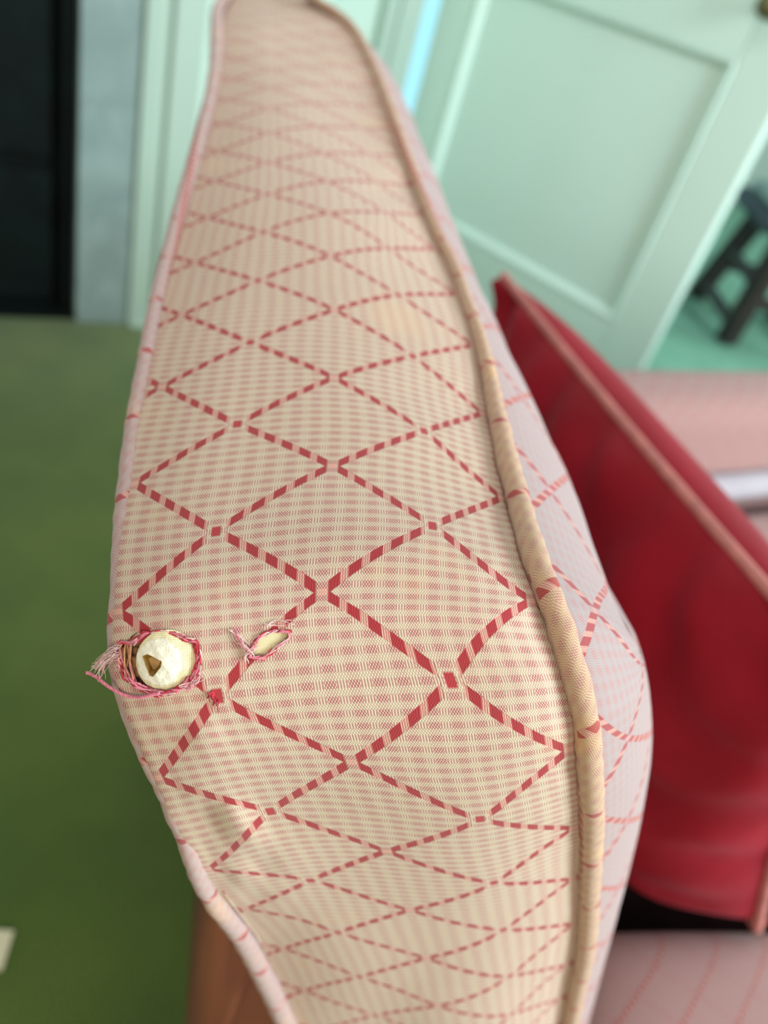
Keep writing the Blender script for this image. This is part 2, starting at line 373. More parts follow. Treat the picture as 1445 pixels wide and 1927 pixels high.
# cream card on the carpet
cd = [(-.2500, .3530), (-.2400, .3130), (-.3350, .2890), (-.3450, .3290)]
tag(slab('card', cd, .001, .004, M['card']), 'cream card lying on the green carpet, only its corner in view', 'card')

# wing of the sofa: surface points in 0.1 mm (x, y, z), cloth coordinates in thousandths of a lattice repeat
STRIP=[[[-3383,9644,8899],[-3331,9586,8912],[-3299,9573,8920],[-3259,9559,8929],[-3213,9547,8939],[-3161,9540,8950],[-3105,9539,8963],[-3038,9549,8976],[-2975,9571,8989],[-2913,9595,9001],[-2851,9620,9014],[-2801,9640,9024],[-2757,9659,9032],[-2720,9674,9040],[-2690,9692,9046],[-2670,9724,9049],[-2670,9774,9047]],[[-3220,9113,8887],[-3167,9061,8902],[-3133,9053,8911],[-3093,9046,8922],[-3046,9043,8934],[-2994,9048,8947],[-2938,9063,8961],[-2872,9096,8977],[-2811,9144,8992],[-2749,9193,9006],[-2687,9243,9021],[-2637,9284,9032],[-2593,9320,9043],[-2556,9351,9051],[-2525,9382,9058],[-2505,9424,9062],[-2504,9478,9061]],[[-3088,8637,8872],[-3031,8584,8889],[-2994,8576,8900],[-2950,8571,8913],[-2900,8572,8927],[-2845,8582,8942],[-2786,8607,8958],[-2717,8656,8976],[-2654,8723,8992],[-2590,8792,9008],[-2525,8863,9025],[-2473,8920,9038],[-2427,8971,9049],[-2388,9015,9059],[-2355,9057,9067],[-2334,9107,9072],[-2332,9166,9071]],[[-2951,8206,8863],[-2891,8153,8882],[-2852,8146,8894],[-2806,8143,8908],[-2753,8147,8924],[-2696,8163,8941],[-2635,8196,8958],[-2565,8261,8977],[-2500,8344,8994],[-2434,8430,9011],[-2367,8518,9028],[-2313,8590,9042],[-2265,8653,9055],[-2224,8708,9065],[-2190,8759,9074],[-2167,8816,9079],[-2164,8879,9078]],[[-2817,7822,8856],[-2754,7769,8878],[-2713,7763,8891],[-2663,7761,8906],[-2607,7769,8923],[-2547,7792,8941],[-2484,7837,8959],[-2412,7922,8978],[-2344,8021,8996],[-2274,8123,9014],[-2203,8228,9033],[-2145,8314,9048],[-2093,8389,9061],[-2048,8454,9073],[-2012,8513,9082],[-1986,8580,9088],[-1981,8646,9087]],[[-2699,7489,8849],[-2632,7435,8872],[-2587,7427,8886],[-2534,7424,8902],[-2475,7433,8919],[-2411,7460,8938],[-2345,7512,8956],[-2270,7609,8974],[-2196,7717,8992],[-2121,7829,9009],[-2044,7942,9028],[-1981,8034,9043],[-1925,8114,9056],[-1875,8182,9069],[-1836,8252,9077],[-1809,8331,9082],[-1802,8402,9081]],[[-2600,7211,8840],[-2525,7145,8863],[-2475,7127,8877],[-2415,7114,8893],[-2348,7112,8911],[-2276,7129,8928],[-2203,7176,8943],[-2120,7269,8958],[-2038,7373,8971],[-1953,7477,8986],[-1863,7573,9002],[-1790,7647,9016],[-1724,7711,9028],[-1668,7774,9038],[-1623,7836,9045],[-1592,7911,9048],[-1585,7994,9044]],[[-2516,6978,8828],[-2433,6893,8852],[-2374,6859,8866],[-2304,6827,8881],[-2226,6803,8897],[-2142,6795,8912],[-2055,6813,8925],[-1953,6859,8938],[-1852,6914,8950],[-1750,6970,8961],[-1646,7025,8973],[-1562,7070,8983],[-1488,7111,8991],[-1424,7148,8998],[-1374,7195,9002],[-1339,7264,9001],[-1328,7334,8995]],[[-2436,6771,8815],[-2353,6683,8837],[-2291,6643,8850],[-2217,6602,8865],[-2134,6567,8881],[-2044,6544,8896],[-1949,6544,8909],[-1837,6565,8921],[-1726,6591,8933],[-1617,6625,8943],[-1508,6664,8953],[-1420,6699,8960],[-1344,6735,8966],[-1280,6772,8970],[-1228,6815,8971],[-1189,6869,8969],[-1176,6933,8963]],[[-2349,6540,8791],[-2269,6457,8813],[-2208,6420,8827],[-2134,6380,8842],[-2050,6340,8859],[-1957,6309,8876],[-1859,6295,8892],[-1744,6302,8907],[-1634,6328,8918],[-1526,6365,8928],[-1420,6416,8936],[-1337,6467,8940],[-1263,6516,8944],[-1200,6561,8946],[-1148,6605,8948],[-1109,6660,8946],[-1095,6724,8939]],[[-2270,6324,8770],[-2191,6240,8793],[-2129,6199,8808],[-2054,6155,8825],[-1969,6112,8844],[-1876,6077,8862],[-1779,6064,8878],[-1664,6067,8894],[-1553,6085,8907],[-1448,6129,8916],[-1349,6207,8919],[-1268,6271,8922],[-1194,6317,8926],[-1130,6357,8929],[-1077,6397,8931],[-1038,6452,8929],[-1024,6516,8921]],[[-2192,6099,8746],[-2116,6019,8770],[-2055,5981,8785],[-1981,5938,8803],[-1894,5890,8824],[-1799,5846,8845],[-1698,5820,8865],[-1583,5818,8883],[-1477,5850,8895],[-1376,5909,8901],[-1276,5980,8906],[-1195,6040,8910],[-1122,6092,8914],[-1059,6138,8916],[-1008,6183,8918],[-969,6241,8915],[-955,6308,8907]],[[-2120,5888,8729],[-2045,5805,8754],[-1981,5760,8771],[-1905,5711,8791],[-1819,5662,8813],[-1725,5623,8834],[-1628,5606,8852],[-1515,5611,8870],[-1408,5639,8882],[-1305,5689,8891],[-1205,5762,8895],[-1125,5827,8898],[-1053,5880,8901],[-990,5926,8904],[-938,5969,8905],[-899,6029,8902],[-885,6096,8893]],[[-2048,5674,8715],[-1974,5594,8741],[-1912,5552,8758],[-1837,5506,8778],[-1751,5459,8799],[-1657,5419,8821],[-1559,5397,8841],[-1445,5397,8859],[-1338,5427,8871],[-1236,5482,8878],[-1136,5552,8883],[-1055,5612,8886],[-982,5665,8889],[-920,5712,8891],[-867,5757,8892],[-828,5818,8888],[-814,5885,8879]],[[-1978,5463,8700],[-1906,5384,8726],[-1843,5340,8744],[-1767,5291,8765],[-1681,5243,8787],[-1587,5204,8810],[-1490,5186,8829],[-1377,5192,8846],[-1270,5220,8858],[-1166,5268,8866],[-1065,5335,8871],[-984,5398,8873],[-912,5454,8874],[-849,5502,8876],[-796,5546,8877],[-757,5607,8872],[-742,5674,8862]],[[-1908,5247,8683],[-1839,5171,8709],[-1776,5129,8727],[-1701,5083,8748],[-1615,5037,8771],[-1521,4998,8794],[-1422,4974,8815],[-1306,4971,8835],[-1198,4994,8848],[-1095,5044,8856],[-994,5112,8859],[-912,5174,8861],[-839,5230,8862],[-777,5282,8863],[-724,5330,8862],[-685,5396,8856],[-669,5465,8845]],[[-1839,5029,8665],[-1771,4954,8691],[-1707,4911,8711],[-1630,4861,8734],[-1543,4810,8759],[-1448,4767,8783],[-1349,4746,8804],[-1236,4750,8822],[-1127,4775,8835],[-1022,4818,8844],[-919,4880,8848],[-837,4943,8849],[-765,5004,8849],[-702,5060,8848],[-649,5112,8846],[-610,5184,8838],[-593,5254,8826]],[[-1772,4821,8651],[-1707,4747,8678],[-1643,4705,8697],[-1566,4659,8720],[-1480,4614,8744],[-1386,4578,8767],[-1287,4558,8787],[-1170,4554,8807],[-1058,4566,8823],[-950,4602,8832],[-846,4661,8836],[-763,4721,8836],[-689,4781,8835],[-626,4839,8832],[-573,4898,8828],[-534,4982,8816],[-517,5053,8803]],[[-1708,4614,8632],[-1644,4544,8658],[-1580,4502,8678],[-1502,4455,8701],[-1414,4408,8726],[-1319,4369,8750],[-1218,4346,8771],[-1098,4336,8792],[-983,4341,8809],[-872,4365,8820],[-764,4411,8826],[-679,4467,8826],[-606,4534,8821],[-543,4611,8812],[-492,4693,8800],[-452,4795,8782],[-433,4862,8769]],[[-1646,4416,8616],[-1584,4348,8644],[-1520,4306,8665],[-1443,4262,8688],[-1356,4218,8714],[-1261,4183,8738],[-1160,4162,8760],[-1040,4152,8782],[-925,4155,8800],[-813,4179,8812],[-706,4232,8817],[-622,4297,8814],[-549,4368,8808],[-484,4437,8801],[-431,4508,8792],[-389,4595,8777],[-369,4661,8764]],[[-1586,4219,8599],[-1527,4154,8627],[-1463,4115,8648],[-1386,4073,8673],[-1299,4032,8699],[-1205,3999,8724],[-1105,3980,8747],[-984,3971,8770],[-868,3975,8789],[-756,3998,8803],[-647,4046,8809],[-561,4102,8809],[-486,4165,8805],[-421,4233,8799],[-367,4307,8788],[-325,4399,8771],[-305,4471,8756]],[[-1526,4021,8580],[-1470,3959,8608],[-1405,3921,8630],[-1329,3880,8656],[-1242,3841,8683],[-1147,3810,8710],[-1046,3791,8734],[-925,3781,8759],[-808,3784,8780],[-695,3805,8795],[-585,3852,8802],[-499,3910,8802],[-423,3980,8796],[-357,4051,8788],[-302,4128,8777],[-258,4211,8762],[-236,4284,8745]],[[-1467,3821,8558],[-1413,3763,8586],[-1348,3725,8610],[-1270,3685,8637],[-1182,3645,8667],[-1086,3612,8695],[-984,3594,8721],[-862,3587,8747],[-745,3593,8768],[-631,3619,8782],[-521,3670,8788],[-432,3730,8787],[-355,3796,8782],[-287,3865,8775],[-230,3948,8761],[-183,4025,8746],[-161,4104,8727]],[[-1405,3617,8539],[-1353,3561,8568],[-1287,3524,8593],[-1209,3484,8622],[-1120,3446,8652],[-1024,3417,8681],[-921,3403,8707],[-798,3399,8733],[-679,3408,8754],[-564,3437,8768],[-451,3487,8775],[-360,3549,8773],[-280,3618,8767],[-209,3685,8760],[-150,3766,8746],[-100,3837,8733],[-76,3915,8712]],[[-1340,3406,8520],[-1292,3354,8549],[-1226,3320,8575],[-1149,3284,8605],[-1061,3250,8636],[-965,3223,8666],[-863,3212,8692],[-741,3212,8719],[-623,3226,8740],[-507,3258,8754],[-393,3311,8761],[-301,3369,8761],[-219,3430,8757],[-147,3489,8752],[-86,3562,8740],[-36,3630,8728],[-10,3706,8706]],[[-1275,3195,8506],[-1229,3145,8535],[-1164,3113,8562],[-1087,3079,8593],[-1000,3047,8625],[-906,3024,8655],[-805,3017,8681],[-684,3022,8707],[-566,3038,8728],[-450,3069,8744],[-335,3117,8752],[-242,3169,8754],[-159,3229,8751],[-87,3287,8746],[-25,3353,8735],[27,3421,8722],[54,3496,8700]],[[-1207,2984,8498],[-1163,2937,8528],[-1099,2907,8555],[-1023,2876,8586],[-938,2850,8617],[-845,2833,8646],[-746,2831,8671],[-625,2839,8696],[-507,2857,8717],[-391,2889,8732],[-275,2937,8741],[-181,2988,8742],[-97,3040,8741],[-23,3094,8737],[40,3152,8729],[93,3222,8713],[121,3296,8689]],[[-1136,2768,8489],[-1095,2724,8519],[-1033,2698,8546],[-959,2672,8576],[-877,2651,8606],[-786,2640,8633],[-689,2643,8657],[-570,2653,8682],[-453,2671,8703],[-337,2701,8719],[-221,2744,8729],[-127,2791,8732],[-43,2839,8732],[31,2890,8728],[94,2944,8720],[148,3017,8701],[178,3089,8676]],[[-1060,2546,8479],[-1022,2506,8509],[-962,2484,8535],[-892,2462,8564],[-812,2446,8593],[-724,2438,8620],[-630,2443,8643],[-513,2454,8668],[-398,2471,8691],[-284,2499,8707],[-170,2541,8717],[-77,2585,8720],[6,2632,8719],[79,2681,8714],[142,2733,8706],[196,2808,8683],[226,2877,8658]],[[-1032,2467,8475],[-995,2428,8505],[-937,2407,8531],[-867,2387,8560],[-788,2371,8589],[-702,2364,8616],[-608,2369,8639],[-492,2381,8664],[-378,2398,8686],[-265,2425,8703],[-152,2466,8712],[-60,2511,8715],[22,2558,8713],[95,2603,8710],[158,2662,8697],[212,2734,8675],[242,2792,8654]],[[-1005,2388,8470],[-969,2350,8500],[-911,2330,8527],[-843,2311,8556],[-765,2296,8585],[-679,2290,8611],[-587,2296,8634],[-472,2307,8659],[-359,2324,8681],[-247,2351,8698],[-135,2391,8708],[-44,2434,8710],[38,2480,8709],[110,2527,8704],[173,2586,8690],[227,2646,8673],[257,2709,8648]],[[-979,2309,8465],[-944,2271,8495],[-887,2253,8522],[-819,2235,8550],[-742,2221,8579],[-658,2217,8606],[-566,2223,8628],[-452,2235,8654],[-340,2251,8676],[-229,2277,8694],[-117,2315,8705],[-26,2356,8708],[55,2401,8706],[127,2450,8699],[189,2503,8688],[244,2574,8665],[275,2641,8637]],[[-952,2228,8460],[-919,2192,8490],[-862,2175,8517],[-795,2159,8545],[-720,2147,8574],[-636,2144,8600],[-545,2152,8622],[-432,2165,8648],[-321,2181,8672],[-210,2206,8690],[-99,2242,8702],[-9,2281,8706],[72,2326,8704],[144,2372,8699],[207,2430,8685],[262,2503,8660],[292,2561,8636]],[[-925,2148,8455],[-892,2113,8485],[-837,2097,8512],[-771,2083,8540],[-696,2073,8569],[-614,2072,8594],[-524,2081,8616],[-412,2094,8643],[-301,2111,8667],[-191,2135,8686],[-80,2170,8700],[9,2208,8705],[90,2253,8703],[161,2298,8698],[224,2357,8683],[278,2416,8664],[309,2475,8639]],[[-896,2067,8451],[-864,2033,8482],[-810,2019,8508],[-745,2006,8536],[-672,1999,8564],[-591,1999,8589],[-501,2009,8612],[-391,2023,8638],[-281,2040,8662],[-172,2065,8682],[-62,2100,8695],[27,2139,8699],[107,2182,8699],[178,2228,8693],[240,2277,8683],[294,2340,8661],[327,2405,8631]],[[-865,1987,8448],[-834,1955,8479],[-781,1942,8505],[-717,1930,8533],[-645,1924,8561],[-565,1926,8586],[-477,1936,8608],[-368,1951,8634],[-259,1969,8658],[-151,1995,8677],[-43,2031,8690],[46,2070,8694],[126,2113,8692],[196,2154,8689],[258,2205,8677],[313,2274,8651],[345,2331,8625]],[[-832,1908,8446],[-803,1877,8477],[-750,1865,8503],[-688,1855,8530],[-617,1850,8558],[-539,1853,8582],[-452,1864,8604],[-344,1880,8630],[-237,1899,8654],[-130,1924,8673],[-23,1961,8685],[65,2000,8689],[144,2041,8688],[214,2082,8684],[277,2136,8670],[330,2191,8650],[362,2245,8625]],[[-801,1830,8444],[-772,1799,8475],[-721,1789,8501],[-660,1780,8528],[-590,1776,8555],[-513,1781,8579],[-427,1793,8600],[-321,1809,8627],[-215,1828,8650],[-109,1854,8669],[-3,1890,8682],[85,1928,8686],[163,1968,8685],[233,2011,8680],[294,2058,8669],[348,2114,8648],[381,2174,8618]],[[-768,1752,8443],[-743,1722,8473],[-693,1713,8498],[-633,1706,8525],[-565,1705,8551],[-489,1711,8575],[-404,1725,8596],[-299,1742,8623],[-194,1761,8647],[-89,1787,8667],[16,1822,8680],[103,1858,8686],[181,1899,8685],[250,1938,8682],[311,1986,8669],[366,2051,8642],[399,2107,8614]],[[-736,1674,8441],[-715,1646,8470],[-665,1639,8495],[-607,1634,8522],[-540,1634,8548],[-466,1643,8570],[-382,1658,8591],[-278,1676,8618],[-174,1697,8643],[-70,1722,8664],[34,1756,8679],[120,1791,8686],[197,1830,8687],[266,1869,8684],[328,1920,8669],[381,1976,8648],[414,2026,8622]],[[-704,1597,8439],[-686,1571,8467],[-638,1564,8492],[-580,1561,8519],[-515,1563,8544],[-442,1574,8565],[-360,1591,8587],[-256,1610,8614],[-154,1632,8639],[-51,1659,8660],[53,1692,8677],[138,1725,8685],[215,1763,8688],[283,1803,8684],[344,1847,8674],[397,1898,8656],[431,1954,8625]],[[-673,1522,8434],[-656,1497,8463],[-609,1492,8488],[-552,1489,8514],[-488,1493,8539],[-416,1506,8560],[-335,1524,8580],[-233,1546,8606],[-131,1570,8631],[-29,1598,8653],[74,1631,8671],[158,1663,8681],[234,1698,8685],[301,1732,8686],[361,1774,8677],[417,1834,8652],[451,1889,8620]],[[-641,1450,8424],[-625,1425,8453],[-578,1421,8478],[-523,1421,8505],[-460,1426,8529],[-389,1441,8549],[-309,1461,8569],[-208,1486,8593],[-107,1513,8617],[-5,1542,8638],[98,1575,8657],[182,1605,8669],[257,1635,8678],[324,1666,8681],[384,1710,8671],[438,1762,8650],[471,1809,8624]],[[-614,1386,8406],[-597,1362,8436],[-551,1359,8461],[-496,1359,8487],[-433,1366,8511],[-363,1383,8530],[-283,1405,8548],[-182,1434,8570],[-80,1462,8593],[22,1493,8614],[126,1525,8634],[211,1553,8649],[286,1580,8661],[353,1609,8665],[412,1643,8662],[464,1687,8647],[499,1736,8618]],[[-592,1336,8377],[-577,1313,8408],[-531,1310,8434],[-475,1311,8461],[-412,1319,8486],[-341,1336,8505],[-261,1361,8521],[-160,1391,8543],[-57,1422,8565],[47,1453,8587],[152,1485,8609],[237,1512,8626],[313,1536,8640],[379,1562,8648],[439,1596,8645],[494,1646,8624],[530,1696,8593]],[[-566,1286,8326],[-551,1263,8358],[-505,1262,8385],[-449,1265,8412],[-386,1274,8437],[-314,1293,8456],[-233,1319,8474],[-129,1351,8496],[-25,1383,8519],[81,1415,8543],[188,1448,8567],[274,1474,8587],[351,1498,8604],[419,1526,8611],[481,1564,8605],[536,1608,8589],[572,1652,8562]],[[-529,1240,8263],[-515,1218,8296],[-469,1218,8323],[-414,1223,8350],[-351,1234,8374],[-279,1256,8393],[-197,1282,8411],[-93,1315,8436],[13,1347,8461],[119,1380,8487],[226,1412,8513],[313,1439,8534],[390,1463,8552],[458,1489,8563],[518,1519,8564],[572,1558,8551],[609,1602,8523]],[[-485,1210,8192],[-472,1189,8226],[-426,1189,8255],[-371,1194,8283],[-307,1207,8308],[-235,1229,8326],[-152,1255,8345],[-47,1288,8371],[60,1320,8398],[167,1352,8425],[275,1384,8454],[362,1410,8476],[439,1433,8496],[506,1457,8509],[567,1488,8509],[624,1531,8492],[663,1576,8461]],[[-443,1193,8119],[-431,1173,8154],[-385,1174,8183],[-330,1179,8213],[-264,1185,8247],[-193,1213,8257],[-109,1240,8276],[-4,1271,8303],[103,1302,8332],[210,1332,8362],[318,1363,8392],[405,1388,8415],[482,1412,8434],[551,1440,8443],[614,1474,8439],[672,1516,8421],[712,1559,8390]],[[-407,1187,8042],[-396,1167,8077],[-350,1168,8107],[-295,1172,8139],[-230,1182,8168],[-158,1208,8181],[-74,1234,8201],[32,1264,8230],[139,1292,8263],[245,1319,8297],[352,1348,8328],[439,1373,8352],[516,1396,8371],[584,1422,8381],[646,1453,8379],[704,1493,8361],[744,1536,8328]],[[-376,1187,7961],[-365,1167,7997],[-320,1169,8027],[-264,1173,8060],[-200,1187,8084],[-127,1212,8098],[-42,1238,8119],[65,1265,8153],[171,1289,8191],[277,1313,8230],[383,1339,8265],[469,1363,8290],[546,1387,8308],[615,1414,8316],[678,1447,8311],[737,1488,8291],[778,1530,8257]],[[-347,1191,7878],[-337,1172,7915],[-292,1175,7944],[-236,1179,7978],[-172,1193,8003],[-98,1222,8011],[-13,1247,8034],[95,1272,8074],[201,1292,8120],[307,1312,8165],[412,1337,8204],[498,1361,8229],[576,1386,8246],[646,1416,8250],[712,1453,8240],[773,1498,8214],[815,1541,8178]],[[-323,1196,7789],[-314,1178,7826],[-269,1186,7848],[-214,1199,7868],[-146,1190,7935],[-72,1233,7921],[15,1258,7946],[123,1281,7992],[230,1298,8045],[335,1315,8098],[440,1337,8142],[526,1361,8169],[604,1388,8185],[675,1419,8189],[741,1455,8179],[803,1501,8152],[847,1546,8112]],[[-291,1204,7701],[-281,1186,7740],[-236,1195,7761],[-181,1207,7785],[-113,1197,7858],[-39,1241,7841],[48,1268,7866],[157,1291,7914],[263,1307,7971],[367,1322,8030],[470,1342,8080],[556,1366,8107],[634,1395,8120],[707,1429,8121],[773,1466,8110],[834,1509,8086],[879,1555,8044]],[[-260,1211,7619],[-244,1193,7664],[-200,1205,7681],[-145,1212,7715],[-78,1214,7767],[-4,1250,7767],[83,1277,7792],[191,1301,7840],[297,1318,7900],[399,1331,7963],[501,1349,8017],[586,1373,8046],[665,1404,8058],[738,1439,8056],[806,1480,8041],[870,1527,8011],[914,1570,7971]],[[-237,1220,7536],[-215,1202,7588],[-171,1213,7607],[-116,1220,7643],[-51,1236,7671],[25,1259,7695],[113,1286,7721],[221,1311,7770],[326,1328,7832],[428,1341,7897],[530,1359,7953],[616,1385,7981],[695,1417,7992],[769,1453,7990],[837,1493,7975],[901,1540,7945],[946,1583,7904]],[[-216,1232,7459],[-193,1213,7515],[-149,1223,7536],[-93,1229,7575],[-27,1256,7583],[49,1269,7628],[137,1296,7657],[245,1320,7708],[351,1337,7771],[453,1350,7839],[555,1370,7894],[641,1397,7921],[722,1430,7930],[797,1468,7926],[866,1509,7910],[930,1555,7880],[975,1598,7839]],[[-197,1246,7390],[-174,1228,7446],[-130,1237,7469],[-73,1237,7521],[-7,1266,7523],[70,1279,7569],[158,1304,7600],[266,1328,7653],[372,1344,7718],[474,1358,7785],[577,1379,7839],[664,1407,7864],[746,1441,7872],[822,1480,7865],[894,1524,7844],[960,1573,7811],[1006,1616,7769]],[[-178,1261,7323],[-156,1243,7380],[-110,1249,7409],[-54,1247,7466],[13,1272,7476],[90,1289,7514],[178,1313,7547],[287,1335,7602],[392,1351,7667],[495,1365,7734],[599,1387,7786],[687,1416,7809],[770,1452,7814],[847,1492,7805],[920,1536,7784],[988,1587,7746],[1035,1631,7701]],[[-158,1276,7259],[-136,1258,7315],[-90,1260,7353],[-34,1266,7394],[33,1280,7426],[110,1299,7460],[199,1322,7495],[307,1342,7553],[413,1358,7618],[516,1373,7684],[620,1395,7735],[709,1425,7756],[793,1462,7758],[872,1504,7745],[946,1550,7721],[1014,1599,7684],[1062,1643,7638]],[[-138,1291,7195],[-115,1274,7251],[-69,1275,7292],[-13,1285,7323],[54,1292,7371],[132,1309,7407],[220,1330,7446],[328,1349,7505],[433,1365,7570],[536,1380,7634],[641,1402,7685],[730,1433,7704],[815,1471,7703],[896,1515,7687],[972,1563,7658],[1042,1614,7618],[1090,1657,7572]],[[-127,1299,7163],[-104,1281,7220],[-58,1282,7260],[-2,1294,7288],[65,1297,7343],[142,1314,7381],[230,1333,7422],[338,1353,7481],[444,1369,7545],[547,1384,7609],[651,1406,7660],[741,1437,7679],[827,1476,7676],[908,1521,7657],[984,1569,7628],[1054,1619,7588],[1103,1664,7540]],[[-72,1331,7028],[-50,1314,7086],[-4,1315,7128],[52,1317,7175],[118,1323,7224],[195,1334,7271],[282,1350,7317],[389,1369,7375],[493,1386,7436],[596,1402,7498],[700,1425,7546],[791,1458,7559],[880,1500,7549],[963,1546,7527],[1041,1595,7493],[1114,1648,7446],[1162,1691,7398]],[[-14,1362,6888],[9,1345,6948],[54,1344,6993],[109,1344,7046],[175,1346,7104],[250,1353,7158],[335,1367,7206],[442,1387,7262],[546,1406,7318],[649,1423,7376],[755,1449,7416],[848,1485,7423],[936,1526,7413],[1020,1572,7388],[1098,1619,7354],[1170,1669,7309],[1221,1713,7256]],[[34,1391,6735],[57,1373,6797],[102,1371,6846],[157,1368,6906],[222,1366,6973],[297,1369,7036],[382,1383,7087],[489,1403,7140],[594,1423,7195],[698,1442,7248],[806,1471,7284],[900,1506,7290],[990,1548,7278],[1075,1592,7254],[1154,1639,7218],[1229,1691,7166],[1279,1734,7113]],[[83,1415,6579],[106,1398,6644],[151,1394,6697],[206,1389,6763],[270,1385,6838],[344,1387,6905],[430,1399,6958],[537,1419,7014],[643,1439,7067],[747,1459,7120],[856,1488,7156],[951,1523,7162],[1042,1565,7147],[1128,1610,7120],[1209,1658,7080],[1285,1709,7028],[1338,1754,6969]],[[137,1435,6425],[159,1417,6494],[204,1412,6552],[258,1406,6621],[322,1402,6697],[395,1404,6767],[481,1415,6824],[587,1435,6882],[693,1455,6936],[797,1473,6994],[905,1501,7031],[1001,1537,7035],[1093,1581,7017],[1182,1627,6985],[1265,1677,6940],[1345,1733,6878],[1398,1776,6820]],[[193,1450,6270],[215,1433,6342],[259,1428,6402],[312,1422,6473],[375,1418,6551],[448,1419,6625],[532,1430,6685],[638,1448,6748],[742,1466,6811],[844,1483,6873],[951,1511,6912],[1047,1548,6913],[1142,1594,6889],[1233,1644,6850],[1320,1699,6795],[1400,1753,6732],[1456,1800,6666]],[[248,1464,6106],[270,1446,6181],[313,1442,6243],[366,1437,6315],[428,1434,6395],[500,1436,6471],[584,1446,6535],[687,1461,6610],[788,1475,6685],[888,1491,6752],[995,1519,6792],[1091,1557,6792],[1189,1608,6758],[1283,1662,6710],[1372,1718,6651],[1456,1777,6577],[1511,1821,6514]],[[305,1474,5934],[327,1457,6012],[369,1453,6076],[421,1449,6150],[483,1448,6229],[555,1452,6305],[637,1462,6375],[737,1473,6465],[835,1483,6552],[933,1500,6624],[1039,1530,6663],[1137,1571,6657],[1237,1625,6618],[1333,1682,6564],[1425,1741,6497],[1507,1797,6429],[1564,1843,6362]],[[473,1513,5442],[494,1497,5529],[534,1493,5600],[584,1492,5679],[644,1494,5761],[714,1500,5843],[794,1509,5926],[887,1511,6048],[976,1512,6169],[1069,1526,6254],[1174,1558,6295],[1274,1605,6279],[1381,1669,6218],[1485,1736,6143],[1586,1805,6055],[1670,1862,5981],[1730,1909,5904]],[[641,1552,4951],[661,1536,5047],[700,1534,5124],[747,1535,5207],[805,1540,5292],[874,1548,5380],[951,1556,5477],[1038,1550,5631],[1118,1540,5785],[1206,1552,5884],[1308,1586,5927],[1411,1639,5901],[1525,1714,5819],[1637,1791,5722],[1746,1869,5612],[1833,1926,5532],[1896,1976,5446]],[[893,1611,4214],[912,1596,4323],[948,1595,4411],[992,1599,4500],[1047,1609,4590],[1113,1621,4686],[1186,1627,4803],[1263,1607,5005],[1330,1582,5209],[1410,1591,5330],[1509,1629,5375],[1616,1691,5335],[1741,1781,5220],[1865,1872,5091],[1987,1965,4948],[2077,2023,4860],[2146,2076,4759]]]
PL=[[-3174,9022,8966,46],[-3056,8655,8971,47],[-2979,8288,8942,48],[-2890,7949,8915,50],[-2778,7630,8879,51],[-2671,7358,8866,53],[-2576,7114,8854,54],[-2489,6889,8839,53],[-2411,6687,8823,52],[-2325,6463,8799,51],[-2244,6252,8781,49],[-2167,6032,8759,48],[-2092,5817,8744,47],[-2020,5607,8732,45],[-1952,5399,8719,44],[-1885,5187,8703,44],[-1818,4971,8686,43],[-1753,4764,8672,42],[-1691,4560,8653,42],[-1631,4362,8636,41],[-1572,4170,8620,40],[-1514,3974,8601,39],[-1455,3777,8579,38],[-1393,3574,8560,36],[-1328,3366,8541,35],[-1265,3157,8526,33],[-1196,2949,8519,32],[-1124,2739,8507,31],[-1047,2523,8496,31],[-1020,2446,8491,30],[-993,2369,8486,30],[-966,2292,8480,30],[-938,2214,8473,30],[-911,2136,8467,30],[-881,2057,8462,30],[-850,1979,8459,30],[-819,1900,8457,30],[-787,1823,8454,30],[-757,1747,8450,30],[-726,1673,8446,30],[-694,1600,8440,30],[-661,1529,8434,30],[-628,1458,8422,30],[-599,1394,8403,30],[-578,1345,8374,30],[-552,1295,8324,30],[-515,1251,8261,30],[-471,1222,8191,30],[-432,1203,8120,30],[-396,1197,8042,30],[-363,1200,7961,30],[-332,1205,7877,30],[-307,1210,7787,30],[-277,1215,7702,30],[-248,1211,7629,30],[-226,1212,7555,30],[-208,1218,7484,30],[-191,1227,7414,30],[-173,1239,7348,31],[-154,1253,7283,33],[-134,1267,7217,35],[-123,1274,7184,37],[-72,1304,7046,39],[-18,1332,6904,41],[29,1361,6753,43],[76,1386,6601,45],[128,1404,6449,47],[183,1419,6296,48],[239,1433,6135,48],[297,1445,5968,48],[466,1485,5487,48],[636,1525,5005,48],[890,1586,4283,48]]
